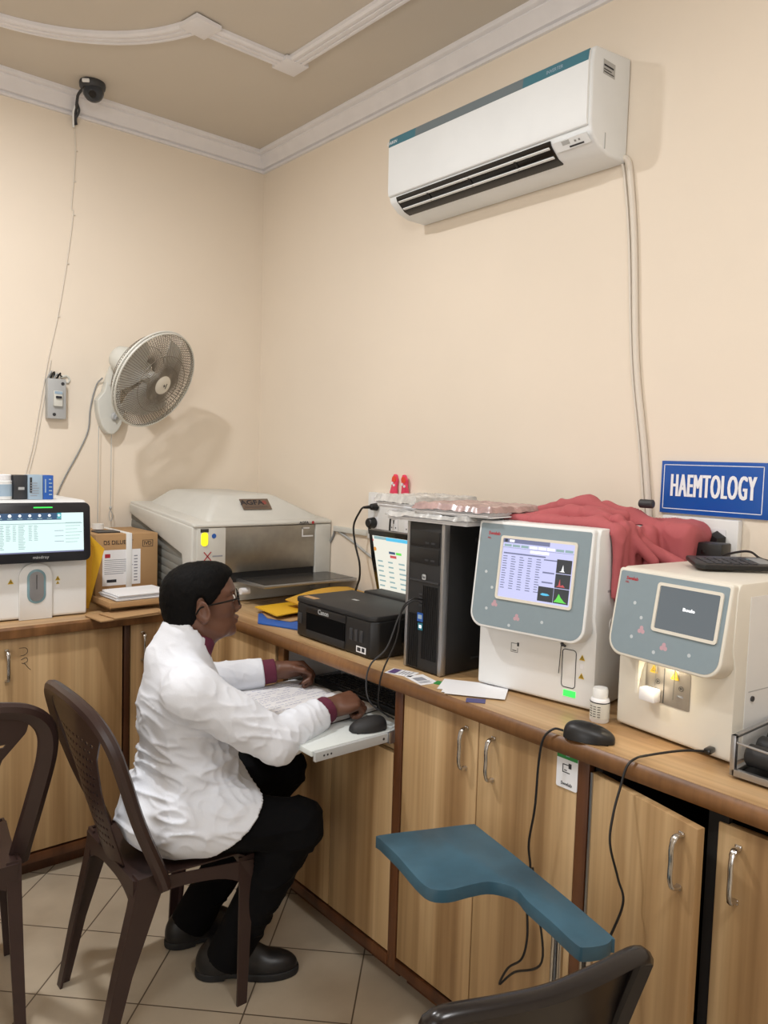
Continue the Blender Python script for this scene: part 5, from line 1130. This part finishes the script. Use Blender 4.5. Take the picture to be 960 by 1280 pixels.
# ------------------------------------------------------------------ red cloth draped behind the analysers
vo = Vol((1.58, .98, .94), (2.075, 1.52, 1.50), .0045)
Zt = CT+.462
Zb = CT+.462
for a, b, r0, r1 in (
    ((1.80, 1.50, 1.402), (1.80, 1.379, 1.424), .014, .019), ((1.80, 1.379, 1.424), (1.80, 1.25, 1.442), .019, .025), ((1.80, 1.25, 1.442), (1.80, 1.167, 1.408), .025, .024),
    ((1.80, 1.167, 1.408), (1.82, 1.092, 1.345), .024, .020), ((1.82, 1.092, 1.345), (1.86, 1.015, 1.30), .020, .018),
    ((1.72, 1.40, 1.402), (1.74, 1.27, 1.420), .010, .020), ((1.74, 1.27, 1.420), (1.73, 1.15, 1.412), .020, .016), ((1.66, 1.33, 1.400), (1.70, 1.16, 1.404), .009, .014),
    ((1.90, 1.42, 1.406), (1.88, 1.25, 1.425), .02, .03), ((1.88, 1.25, 1.425), (1.90, 1.13, 1.39), .03, .03), ((1.73, 1.21, 1.425), (1.80, 1.145, 1.418), .014, .018),
    ((1.70, 1.15, 1.402), (1.695, 1.094, 1.385), .016, .014), ((1.695, 1.094, 1.385), (1.70, 1.090, 1.24), .015, .010), ((1.73, 1.10, 1.39), (1.73, 1.092, 1.21), .017, .012),
    ((1.765, 1.105, 1.39), (1.765, 1.095, 1.22), .02, .014), ((1.80, 1.11, 1.38), (1.805, 1.10, 1.21), .02, .016), ((1.735, 1.12, 1.41), (1.80, 1.05, 1.31), .016, .014), ((1.86, 1.11, 1.37), (1.86, 1.08, 1.22), .03, .03)):
    vo.cap(a, b, r0, r1, k=.010)
vo.rbox((1.955, 1.105, 1.27), (.075, .095, .137), .028, Matrix.Rotation(R(6), 3, 'Z'), k=.015)
vo.rbox((1.80, 1.30, Zt+.004), (.13, .15, .008), .006, Matrix.Rotation(R(8), 3, 'Z'), k=.014)
vo.rbox((1.75, 1.102, 1.30), (.062, .012, .085), .010, Matrix.Rotation(R(8), 3, 'Z'), k=.010)
vo.half((0, 0, .945), (0, 0, -1))
def folds(v):
    out = np.zeros(len(v))
    for i, p in enumerate(v):
        q = V((p[0]*5+p[1]*4, p[1]*9-p[2]*4, p[2]*5))
        a_ = 1-abs(noise.noise(q)); b_ = 1-abs(noise.noise(V((p[0]*24, p[1]*24+3, p[2]*9))))
        out[i] = (a_**4-.35)*.011+(b_**5-.3)*.0012
    return out
# keep the cloth clear of the two analysers it lies over
Qa = Matrix.Rotation(R(-81.4), 3, 'Z')
c_ = V((1.606, 1.2665, 0))+Qa @ V((0, .18, 0)); vo.rbox((c_.x, c_.y, CT+.2285), (.1775, .20, .2335), .003, Qa, k=.002, sub=True)
Qb = Matrix.Rotation(R(-96.2), 3, 'Z')
c_ = V((1.597, .8695, 0))+Qb @ V((0, .19, 0)); vo.rbox((c_.x, c_.y, CT+.18), (.1505, .24, .207), .003, Qb, k=.002, sub=True)
o = sdf_mesh('dust_cover', vo, M['cloth'], None, lambda v: np.maximum(folds(v), -.003), 1)
tag(o, 'crumpled dusty-red cloth cover draped over the taller analyser and down behind the smaller one', 'cloth')
mb = MB(); mb.cyl((1.90, 1.16, 1.452), (1.905, 1.12, 1.452), .012, .012, 14, bev=.003); single('cable_end', mb, M['dgrey'], 'dark cable end poking up behind the red cloth under the drain pipe', 'connector', (1.90, 1.14, 1.45))

# ------------------------------------------------------------------ moulded plastic chairs
def make_chair(label, square=False, mt=None):
    mt = mt or M['chair']
    t = thing('plastic_chair', label, 'chair', (0, 0, 0))
    sh = .435
    def seat(u, v):
        x = -.130+.330*u; hw = .172+.038*u; y = (v-.5)*2*hw
        z = sh-.012*math.cos((u-.55)*2.2)*math.cos((v-.5)*2.6)+.004-(.028*max(0, u-.86)/.14)
        return (x, y, z)
    mb = MB(); mb.grid(seat, 22, 22, thick=.004)
    # apron skirt with arches between the legs
    def skirt(p0, p1):
        def fn(u, v):
            a = V(p0).lerp(V(p1), u); dep = .035+.055*(abs(u-.5)*2)**3
            q = a-V((0, 0, dep*v)); return q
        mb.grid(fn, 16, 3, thick=.0035)
    A = seat(0, 0); B = seat(1, 0); C_ = seat(1, 1); D = seat(0, 1)
    skirt(A, B); skirt(B, C_); skirt(C_, D); skirt(D, A)
    mb.build('seat', mt, t)
    for sx in (0, 1):
        for sy in (-1, 1):
            if sx: path = [(.188, .198, sh-.012, .05, .034), (.186, .205, .33, .044, .032), (.176, .213, .16, .036, .028), (.168, .220, 0, .030, .026)]
            else: path = [(-.095, .172, sh+.008, .085, .038), (-.115, .170, .36, .070, .036), (-.165, .167, .18, .046, .032), (-.205, .166, 0, .034, .028)]
            secs = []
            for k in range(13):
                s_ = k/12*3; i = min(2, int(s_)); f_ = s_-i; f_ = f_
                q = [path[i][j]*(1-f_)+path[i+1][j]*f_ for j in range(5)]
                x, y, z, wx, wy = q; y *= sy; ix = -1 if sx else 1; iy = -sy; th_ = .007
                # L-section: outer corner at (x,y)
                ox, oy = x-ix*wx*.35, y-iy*wy*.3
                secs.append([(ox, oy, z), (ox+ix*wx, oy, z), (ox+ix*wx, oy+iy*th_, z), (ox+ix*th_, oy+iy*th_, z), (ox+ix*th_, oy+iy*wy, z), (ox, oy+iy*wy, z)])
            mb = MB(); mb.loft(secs); mb.build('leg', mt, t)
    # backrest frame: one bent rim
    rim = [(-.058, -.190, .412), (-.080, -.197, .47), (-.140, -.215, .61), (-.187, -.232, .745), (-.212, -.222, .825), (-.233, -.174, .878), (-.246, -.09, .902), (-.250, 0, .908)]
    if square: rim = [(-.085, -.160, .400), (-.100, -.162, .46), (-.150, -.168, .60), (-.190, -.174, .73), (-.216, -.180, .815), (-.2225, -.176, .831), (-.226, -.155, .838), (-.234, -.08, .835), (-.238, 0, .832)]
    full = rim+[(x, -y, z) for x, y, z in rim[:-1][::-1]]
    P = cr(full, 6); secs = []
    for i, p in enumerate(P):
        tv = (P[min(i+1, len(P)-1)]-P[max(i-1, 0)]).normalized(); nb = V((-.95, 0, -.31)); nb = (nb-tv*nb.dot(tv)).normalized(); sd = tv.cross(nb)
        wd = .021+.008*abs(math.cos(i/len(P)*math.pi)); dp = .014
        if square: wd, dp = .0125, .012
        secs.append([p+sd*wd*math.cos(a_)+nb*dp*math.sin(a_)*(1+.35*(math.cos(a_) > 0)) for a_ in [2*math.pi*k/10 for k in range(10)]])
    mb = MB(); mb.loft(secs); mb.build('back_frame', mt, t)
    # woven centre panel: narrow below, spreading into the rim above
    def pan(u, v):
        z = .425+.465*u; hw = float(np.interp(u, [0, .25, .5, .72, .86, .95, 1.0], [.085, .080, .088, .118, .172, .180, .13]))
        x = float(np.interp(z, [.40, .47, .60, .735, .82, .872, .9], [-.120, -.140, -.180, -.212, -.228, -.240, -.250])); y = (v-.5)*2*hw
        return (x-.018*math.cos((v-.5)*2.4)+.012, y, z)
    NU, NV = 54, 42
    if square:
        def pan(u, v):
            z = .420+.412*u; hw = float(np.interp(u, [0, .5, .85, 1.0], [.154, .162, .170, .170])); x = float(np.interp(z, [.40, .47, .61, .745, .85], [-.125, -.140, -.172, -.200, -.230]))
            return (x-.022*math.cos((v-.5)*2.6)+.016, (v-.5)*2*hw, z)
    def hole(i, j): return (not square) and 5 < i < 44 and 3 < j < 38 and i % 3 == 1 and (j + (2 if (i//3) % 2 else 0)) % 4 < 2
    mb = MB(); mb.grid(pan, NU, NV, thick=.004, skip=hole); mb.build('back_panel', mt, t)
    return t
ch = make_chair('dark brown plastic chair the man in the white coat sits on'); ch['group'] = 'brown plastic chairs'
ch.location = (.905, 2.045, 0); ch.rotation_euler = (0, 0, R(0))
c2 = copy_tree(ch); c2['label'] = 'dark brown plastic chair cut off by the left edge, woven back towards the viewer'; c2.location = (.395, 2.28, 0); c2.rotation_euler = (0, 0, R(88))
c3 = make_chair('nearly black plastic chair nearest the viewer, only its back rim showing at the bottom edge', True, mat('near_black_moulded_plastic', (27, 22, 21), .25, vary=.08, vscale=4)); c3.location = (.898, .832, 0); c3.rotation_euler = (0, 0, R(74.7))

# ------------------------------------------------------------------ blood-draw armrest
a = thing('armrest_stand', 'blue-painted wooden blood-draw armrest on chrome posts in front of the cabinets', 'armrest', (1.2, .95, 0))
zA = .672
out = [(1.141, 1.327), (1.25, 1.282), (1.352, 1.238), (1.360, 1.225), (1.355, 1.203), (1.309, 1.012), (1.246, .781), (1.235, .764), (1.211, .760), (1.174, .777), (1.167, .795), (1.188, .868), (1.206, .941), (1.222, .978), (1.216, 1.009), (1.195, 1.037), (1.154, 1.052), (1.106, 1.065), (1.080, 1.093), (1.086, 1.142), (1.112, 1.23), (1.130, 1.312)]
def smooth_closed(pts, n=4):
    P = [V((p[0], p[1], 0)) for p in pts]; N = len(P); o = []
    for i in range(N):
        a_, b_, c_, d_ = P[i-1], P[i], P[(i+1) % N], P[(i+2) % N]
        for k in range(n):
            t_ = k/n; q = .5*((2*b_)+(c_-a_)*t_+(2*a_-5*b_+4*c_-d_)*t_*t_+(3*b_-a_-3*c_+d_)*t_**3); o.append((q.x, q.y))
    return o
mb = MB(); mb.prism(smooth_closed(out, 3), zA-.028, zA, 'z', bev=.006, seg=3); mb.build('arm_board', M['teal'], a, world=True)
for p0, p1 in (((1.222, .875, zA-.03), (1.222, .875, .0)), ((1.195, .79, zA-.03), (1.21, .80, .35))):
    mb = MB(); mb.cyl(p0, p1, .0125, seg=18); mb.build('post', M['chrome'], a, world=True)
mb = MB(); mb.tube([(1.21, .80, .36), (1.222, .875, .33)], .010, 12); mb.build('brace', M['chrome'], a, world=True)
mb = MB(); mb.cyl((1.222, .875, 0), (1.222, .875, .02), .09, .085, 28, bev=.004); mb.build('foot_plate', M['black'], a, world=True)

# ------------------------------------------------------------------ the man at the desk
pr = thing('person', 'person in white coat and glasses, seated and writing at the keyboard tray', 'person', (.92, 2.03, 0))
h_ = R(-20); F = V((math.cos(h_), math.sin(h_), 0)); Lf = V((-math.sin(h_), math.cos(h_), 0)); U = V((0, 0, 1))
SH_R, SH_L = V((.915, 1.845, .925)), V((1.005, 2.16, .900))
EL_R, EL_L = V((1.122, 1.755, .768)), V((1.175, 2.285, .80))
WR_R, WR_L = V((1.333, 1.80, .812)), V((1.400, 2.19, .825))
HP_R, HP_L = V((.945, 1.935, .535)), V((.995, 2.10, .535))
KN_R, KN_L = V((1.212, 1.775, .505)), V((1.345, 2.06, .54))
AN_R, AN_L = V((1.085, 1.945, .10)), V((1.07, 2.16, .10))
HC = V((1.010, 1.978, 1.130)); hy = R(-22)
HT = Matrix.Translation(HC) @ Matrix.Rotation(hy, 4, 'Z') @ Matrix.Rotation(R(-5), 4, 'Y')
HQ = HT.to_3x3()
def hp_(x, y, z): return tuple(HT @ V((x, y, z)))
vo = Vol((.74, 1.66, .02), (1.60, 2.40, 1.27), .0033)
# head
vo.ell(hp_(-.014, 0, .028), (.092, .073, .078), HQ, k=0)
vo.ell(hp_(.028, 0, -.02), (.060, .058, .085), HQ, k=.02)
vo.ell(hp_(.040, 0, -.066), (.044, .046, .038), HQ, k=.02); vo.ell(hp_(.043, 0, .040), (.046, .054, .046), HQ, k=.02)
vo.ell(hp_(.072, 0, -.088), (.017, .022, .016), HQ, k=.014)
for s in (-1, 1):
    vo.ell(hp_(.052, s*.036, -.016), (.026, .024, .022), HQ, k=.015)
    vo.cap(hp_(-.005, s*.054, -.05), hp_(.04, s*.036, -.082), .014, .014, k=.02)
    vo.cap(hp_(.082, s*.010, .030), hp_(.068, s*.046, .032), .009, .008, k=.012)
vo.cap(hp_(.084, 0, .016), hp_(.099, 0, -.022), .0075, .0105, k=.008)
for s in (-1, 1):
    vo.ell(hp_(.090, s*.0125, -.028), (.010, .008, .008), HQ, k=.005)
    vo.ell(hp_(.092, s*.031, .010), (.014, .016, .011), HQ, k=.010, sub=True)
    vo.ell(hp_(.073, s*.031, .010), (.0145, .0155, .0125), HQ, k=.003)
vo.ell(hp_(.088, 0, -.051), (.011, .023, .006), HQ, k=.004); vo.ell(hp_(.085, 0, -.0625), (.011, .020, .0068), HQ, k=.004)
vo.cap(hp_(.099, -.02, -.0567), hp_(.099, .02, -.0567), .0022, k=.002, sub=True)
for s in (-1, 1):
    eq = HQ @ Euler((0, R(-14), s*R(28))).to_matrix()
    vo.ell(hp_(-.006, s*.079, -.010), (.021, .0075, .034), eq, k=.006)
    vo.ell(hp_(-.002, s*.086, -.008), (.0115, .005, .020), eq, k=.003, sub=True)
    vo.ell(hp_(-.003, s*.076, -.036), (.010, .006, .011), eq, k=.004)
# neck, trunk, limbs (thin below the clothes)
vo.cap(hp_(-.028, 0, -.03), (.965, 1.995, .98), .056, .056, k=.03)
vo.cap(hp_(.01, 0, -.07), (.975, 1.985, .965), .036, .045, k=.02)
vo.cap((.965, 2.0, .93), (.965, 2.01, .60), .07, .085, k=.05)
vo.cap(SH_R, SH_L, .045, k=.03); vo.cap(HP_R, HP_L, .07, k=.04); vo.cap((.965, 2.01, .62), (.97, 2.02, .54), .08, k=.04)
for S_, E_, W_ in ((SH_R, EL_R, WR_R), (SH_L, EL_L, WR_L)):
    vo.cap(S_, E_, .042, .036, k=.03); vo.cap(E_, W_, .034, .028, k=.02)
for H_, K_, A_ in ((HP_R, KN_R, AN_R), (HP_L, KN_L, AN_L)):
    vo.cap(H_, K_, .068, .048, k=.03); vo.cap(K_, A_, .044, .033, k=.02); vo.cap(A_, A_-V((0, 0, .04)), .030, .028, k=.02)
    d_ = (V((1.27, 1.85, 0))-V((1.035, 2.0, 0))).normalized() if H_ is HP_R else V((.97, -.24, 0)).normalized()
    vo.cap(A_-V((0, 0, .045))-d_*.01, A_-V((0, 0, .065))+d_*.13, .024, .018, k=.02)
# hands
def hand(W_, d, side, nrm, curl, tp):
    """W_ wrist, d pointing direction, side = direction from little finger to thumb, nrm = back of the hand"""
    d = d.normalized(); side = (side-d*side.dot(d)).normalized(); nrm = d.cross(side) if d.cross(side).dot(nrm) > 0 else side.cross(d)
    P_ = lambda a_, b_, c_: tuple(W_+d*a_+side*b_+nrm*c_)
    Qh = np.array([[d.x, d.y, d.z], [side.x, side.y, side.z], [nrm.x, nrm.y, nrm.z]])
    vo.cap(W_, P_(.03, 0, 0), .029, .030, k=.012)
    vo.ell(P_(.052, 0, .0), (.048, .044, .023), Qh, k=.014)
    for (b0, ln, r_, dl) in ((.031, 1.05, .0102, 0), (.0102, 1.12, .0106, .004), (-.0112, 1.05, .0102, .002), (-.031, .84, .0092, -.006)):
        p = V(P_(.083+dl, b0, .006)); ang_ = R(curl[0]); pts = [V(P_(.035, b0*.75, .006)), p]
        for L_, add in ((.040*ln, 0), (.025*ln, curl[1]), (.021*ln, curl[2])):
            ang_ += R(add); p = p+(d*math.cos(ang_)-nrm*math.sin(ang_))*L_; pts.append(p)
        vo.cap(pts[0], pts[1], r_, r_*1.12, k=.010)
        for i in (1, 2, 3): vo.cap(pts[i], pts[i+1], r_*(1.08-.08*(i-1)), r_*(1.02-.09*i), k=.0025)
    t0 = V(P_(.024, .024, -.006)); t1 = V(P_(tp[0], tp[1], tp[2])); t2 = V(P_(*tp[3:6])); t3 = V(P_(*tp[6:9]))
    vo.cap(t0, t1, .0135, .0115, k=.012); vo.cap(t1, t2, .0110, .0098, k=.004); vo.cap(t2, t3, .0098, .0080, k=.003)
dR = (V((1.45, 1.775, .826))-WR_R); hand(WR_R, dR, V((.1, 1, .25)), U, (50, 82, 60), (.058, .046, -.016, .088, .040, -.028, .108, .022, -.034))
dL = (V((1.53, 2.12, .830))-WR_L); hand(WR_L, dL, V((-.35, -1, .75)), V((.1, .6, 1)), (48, 62, 40), (.055, .046, -.014, .085, .050, -.024, .108, .040, -.034))
body = sdf_mesh('body', vo, M['skin'], pr, smooth=1)
for s in (-1, 1):
    mb = MB(); mb.sph(hp_(.0795, s*.031, .010), .0105, 18); mb.sph(hp_(.0880, s*.031, .010), (.0035, .0045, .0045), 12, m=M['ink']); mb.build('eye', M['eye'], pr, world=True)
# hair
vo = Vol(tuple(HC-V((.16, .15, .16))), tuple(HC+V((.16, .15, .17))), .003)
vo.ell(hp_(-.016, 0, .032), (.100, .0825, .086), HQ, k=0); vo.ell(hp_(.030, 0, .074), (.060, .058, .040), HQ, k=.02); vo.ell(hp_(-.055, 0, -.022), (.056, .066, .066), HQ, k=.03)
sl_, (X, Y, Z) = vo.win(vo.lo, vo.lo+vo.h*vo.n, 0)
iv = HT.inverted(); lx = iv[0][0]*X+iv[0][1]*Y+iv[0][2]*Z+iv[0][3]; lz = iv[2][0]*X+iv[2][1]*Y+iv[2][2]*Z+iv[2][3]; ly = iv[1][0]*X+iv[1][1]*Y+iv[1][2]*Z+iv[1][3]
zb = [-.14, -.085, -.07, -.045, -.03, -.005, .02, .045, .068, .085, .105]
xb = [-.07, -.055, -.045, -.030, -.022, .004, .034, .056, .076, .096, .2]
vo.d[sl_] = np.maximum(vo.d[sl_], ((lx-np.interp(lz, zb, xb))*.75).astype(np.float32)); vo.d[sl_] = np.maximum(vo.d[sl_], (-.088-lz).astype(np.float32)); 
for s in (-1, 1): vo.cap(hp_(-.004, s*.080, -.04), hp_(-.009, s*.083, .018), .015, .014, k=.004, sub=True)
def hairn(v):
    return np.array([(noise.noise(V(p)*60)*.0012+noise.noise(V((p[0]*220, p[1]*220, p[2]*90)))*.0012) for p in v])
sdf_mesh('hair', vo, M['hair'], pr, hairn, smooth=1)
# glasses
gl = MB(); 
for s in (-1, 1):
    lens = [V(hp_(.100-.10*max(0, abs(p[0])-.02), p[0], p[1])) for p in rrect(.050, .034, .013, 5, s*.033, .008)]
    gl.tube(lens+lens[:1], .0019, 8)
    gl.tube(cr([hp_(.096, s*.057, .014), hp_(.092, s*.068, .014), hp_(.06, s*.076, .010), hp_(.0, s*.080, .004), hp_(-.014, s*.081, .0), hp_(-.026, s*.079, -.016)], 5), .0018, 8, flat=1.4)
gl.tube(cr([hp_(.100, -.010, .012), hp_(.103, 0, .016), hp_(.100, .010, .012)], 4), .0018, 8)
gs = gl.build('glasses', M['blackg'], pr, world=True)
mb = MB()
for s in (-1, 1):
    mb.poly([hp_(.100-.10*max(0, abs(p[0])-.02), p[0], p[1]) for p in rrect(.048, .032, .012, 5, s*.033, .008)])
mb.build('lens', M['glass'], gs, world=True)
# white coat
vo = Vol((.74, 1.66, .40), (1.42, 2.40, 1.08), .0045)
vo.ell((.935, 2.02, .545), (.143, .180, .12), Matrix.Rotation(h_, 3, 'Z'), k=0); vo.ell((.99, 2.01, .67), (.140, .155, .17), Matrix.Rotation(h_, 3, 'Z'), k=.05)
vo.ell((.965, 2.01, .83), (.122, .165, .15), Matrix.Rotation(h_, 3, 'Z'), k=.05); vo.ell((.955, 2.005, .945), (.085, .12, .09), Matrix.Rotation(h_, 3, 'Z'), k=.04)
vo.cap(HP_R, HP_R.lerp(KN_R, .75), .106, .094, k=.03); vo.cap(HP_L, HP_L.lerp(KN_L, .7), .106, .094, k=.03); vo.ell((1.06, 1.98, .58), (.13, .15, .07), Matrix.Rotation(h_, 3, 'Z'), k=.04)
# hem: slanted cut along the lap
nh = V((.150, 0, -.137)); vo.half((.985, 1.84, .465), (nh.x, nh.y, nh.z), hi=(1.5, 2.5, .72)); vo.half((0, 0, .447), (0, 0, -1))
vo.half((0, 0, .70), (0, 0, 1), hi=(.0, 0, 0)) if False else None
vo.cap(SH_R+V((0, 0, -.005)), SH_L+V((0, 0, -.005)), .070, .070, k=.04)
for S_, E_, W_ in ((SH_R, EL_R, WR_R), (SH_L, EL_L, WR_L)):
    e_ = E_.lerp(W_, .80)
    vo.cap(S_, E_, .068, .060, k=.03); vo.cap(E_, e_, .060, .049, k=.012, end=True)
# collar
vo.cap((.945, 2.0, .975), (.966, 1.993, 1.040), .088, .074, k=.02)
vo.cap((.984, 1.987, 1.045), (1.0, 1.98, 1.12), .061, .064, k=.004, sub=True)
vo.cap((1.04, 1.962, 1.045), (1.07, 1.95, .985), .026, .010, k=.006, sub=True)
def coatf(v):
    out = np.zeros(len(v))
    for i, p in enumerate(v):
        x, y, z = p; low = min(1, max(0, (.95-z)/.25)); back = 1 if x < 1.08 else .35
        q = V((x*7, y*7, z*26+x*7)); r1 = 1-abs(noise.noise(q)+.4*noise.noise(V((x*5+9, y*5, z*9))))
        q2 = V((x*26+z*18, y*14, z*16-x*12)); r2 = 1-abs(noise.noise(q2))
        hem = min(1, max(.12, (z-.46)/.08)) if x < 1.0 else min(1, max(.15, ((z-.462)-(x-.985)*1.095)/.06))
        out[i] = hem*((max(0, r1)**5-.25)*.012*low*back+(r2**4-.3)*.0045*(.5+.5*low)+noise.noise(V((x*9, y*9, z*9)))*.003)
    return out
sdf_mesh('coat', vo, M['coat'], pr, coatf, smooth=1)
# maroon jumper: two cuffs and the neckband
for E_, W_ in ((EL_R, WR_R), (EL_L, WR_L)):
    a_ = E_.lerp(W_, .66); b_ = E_.lerp(W_, .97); c_ = (a_+b_)/2; vo = Vol(tuple(c_-V((.13, .13, .1))), tuple(c_+V((.13, .13, .1))), .0033)
    vo.cap(a_, b_, .043, .040, k=0, end=True); sdf_mesh('jumper_cuff', vo, M['maroon'], pr, smooth=1)
vo = Vol((.85, 1.85, .85), (1.15, 2.12, 1.10), .0033)
vo.cap((.975, 1.992, .99), (.998, 1.984, 1.050), .064, .0595, k=.01, end=True)
sdf_mesh('jumper_neckband', vo, M['maroon'], pr, smooth=1)
# trousers
vo = Vol((.78, 1.62, .03), (1.50, 2.32, .70), .0045)
vo.cap(HP_R, HP_L, .082, k=0)
for H_, K_, A_ in ((HP_R, KN_R, AN_R), (HP_L, KN_L, AN_L)):
    vo.cap(H_, K_, .082, .072, k=.03); vo.cap(K_, A_-V((0, 0, .035)), .070, .060, k=.012, end=True); vo.ell(K_+V((.0, 0, -.015)), (.072, .072, .070), k=.02)
vo.half((0, 0, .4385), (0, 0, -1), lo=(.78, 1.62, .3), hi=(1.085, 2.32, .70)) if False else None
sl_, (X, Y, Z) = vo.win((.70, 1.6, .36), (1.10, 2.4, .5), 0)
vo.d[sl_] = np.where((Z < .4385) & (Z > .36) & (X < 1.095), np.maximum(vo.d[sl_], .4385-Z), vo.d[sl_])
def trf(v):
    return np.array([(((1-abs(noise.noise(V((p[0]*12, p[1]*12, p[2]*20)))))**4-.3)*.007+noise.noise(V(p)*9)*.003)*(1 if p[2] > .445 or p[0] > 1.11 else 0) for p in v])
sdf_mesh('trousers', vo, M['trouser'], pr, trf, smooth=1)
# shoes
def shoe(heel, toe, ank):
    d = (toe-heel).normalized(); L_ = (toe-heel).length; s_ = V((-d.y, d.x, 0)); Qs = Matrix(((d.x, s_.x, 0), (d.y, s_.y, 0), (0, 0, 1)))
    P_ = lambda a_, b_, c_: tuple(heel+d*a_+s_*b_+V((0, 0, c_)))
    vo = Vol(tuple(V((min(heel.x, toe.x)-.08, min(heel.y, toe.y)-.08, -.004))), tuple(V((max(heel.x, toe.x)+.08, max(heel.y, toe.y)+.08, .16))), .0033)
    vo.ell(P_(.052, 0, .040), (.056, .041, .070), Qs, k=0); vo.ell(P_(L_*.70, 0, .030), (.092, .046, .042), Qs, k=.02); vo.ell(P_(L_*.44, 0, .045), (.085, .041, .062), Qs, k=.02)
    vo.cap(P_(.065, 0, .05), P_(.075, 0, .105), .041, .043, k=.015, end=True)
    vo.half((0, 0, .022), (0, 0, -1))
    o = sdf_mesh('shoe', vo, M['shoe'], pr, smooth=1)
    vo = Vol(tuple(V((min(heel.x, toe.x)-.08, min(heel.y, toe.y)-.08, -.01))), tuple(V((max(heel.x, toe.x)+.08, max(heel.y, toe.y)+.08, .06))), .0033)
    vo.ell(P_(.052, 0, .015), (.058, .040, .06), Qs, k=0); vo.ell(P_(L_*.70, 0, .015), (.097, .0495, .06), Qs, k=.02); vo.ell(P_(L_*.44, 0, .015), (.08, .036, .06), Qs, k=.02)
    vo.half((0, 0, .024), (0, 0, 1)); vo.half((0, 0, .001), (0, 0, -1)); sl_, (X, Y, Z) = vo.win(vo.lo, vo.lo+vo.h*vo.n, 0)
    t_ = (X-heel.x)*d.x+(Y-heel.y)*d.y; vo.d[sl_] = np.maximum(vo.d[sl_], np.where((t_ > .085) & (t_ < L_*.52), (.008-Z), -1).astype(np.float32))
    sdf_mesh('sole', vo, M['sole'], o, smooth=0)
    mb = MB()
    for k in range(4):
        a_ = .125+k*.022; mb.tube(cr([P_(a_, -.022, .088-k*.007), P_(a_+.006, 0, .101-k*.009), P_(a_, .022, .088-k*.007)], 4), .0022, 6)
    mb.build('laces', M['black'], o, world=True)
shoe(V((1.025, 2.01, 0)), V((1.268, 1.845, 0)), AN_R); shoe(V((1.01, 2.19, 0)), V((1.285, 2.115, 0)), AN_L)

# ------------------------------------------------------------------ light
def area(name, loc, size, power, col, target, shape='SQUARE', sy=None):
    l = bpy.data.lights.new(name, 'AREA'); l.energy = power; l.color = col; l.shape = 'RECTANGLE' if sy else shape; l.size = size
    if sy: l.size_y = sy
    o = bpy.data.objects.new(name, l); COL.objects.link(o); o.location = loc
    o.rotation_euler = (V(target)-V(loc)).to_track_quat('-Z', 'Y').to_euler(); return o
def point_light(name, loc, rad, power, col):
    l = bpy.data.lights.new(name, 'POINT'); l.energy = power; l.color = col; l.shadow_soft_size = rad
    o = bpy.data.objects.new(name, l); COL.objects.link(o); o.location = loc; return o
area('ceiling_lamp', (.42, 2.25, 2.99), .12, 28, (.99, .99, 1), (.42, 2.25, 0), 'DISK')
area('ceiling_lamp', (.7, -.3, 3.0), .5, 22, (.99, .99, 1), (.7, -.3, 0), 'DISK')
point_light('fill_light', (.35, .9, 2.55), .12, 19, (1, .985, .96))  # added fill light that lifts ceiling and cornice, no fixture hangs here
area('daylight_left', (-1.6, .4, 1.5), 1.5, 30, (.90, .95, 1.0), (1, 1.4, 1.5), sy=2.1)  # large cool area light for daylight from the left, no door is built
w_ = bpy.data.worlds.new('room_air'); S.world = w_; w_.use_nodes = True; w_.node_tree.nodes['Background'].inputs[0].default_value = (.9, .95, 1, 1); w_.node_tree.nodes['Background'].inputs[1].default_value = .3

# ------------------------------------------------------------------ camera
cam = bpy.data.cameras.new('camera'); co = bpy.data.objects.new('camera', cam); COL.objects.link(co); S.camera = co
cam.sensor_fit = 'HORIZONTAL'; cam.sensor_width = 36; cam.lens = 36*962.52/960; cam.clip_start = .05
yaw, pit, rol = 7.02509657e-01, -6.77303560e-02, 3.04660739e-02
fw = V((math.sin(yaw)*math.cos(pit), math.cos(yaw)*math.cos(pit), math.sin(pit))); rt = fw.cross(V((0, 0, 1))).normalized(); up = rt.cross(fw)
r2 = rt*math.cos(rol)+up*math.sin(rol); u2 = -rt*math.sin(rol)+up*math.cos(rol)
co.matrix_world = Matrix(((r2.x, u2.x, -fw.x, 0), (r2.y, u2.y, -fw.y, 0), (r2.z, u2.z, -fw.z, 1.55), (0, 0, 0, 1)))
S.view_settings.view_transform = 'Standard'; S.view_settings.look = 'None'; S.view_settings.gamma = 1; S.view_settings.exposure = 0; S.view_settings.use_curve_mapping = False
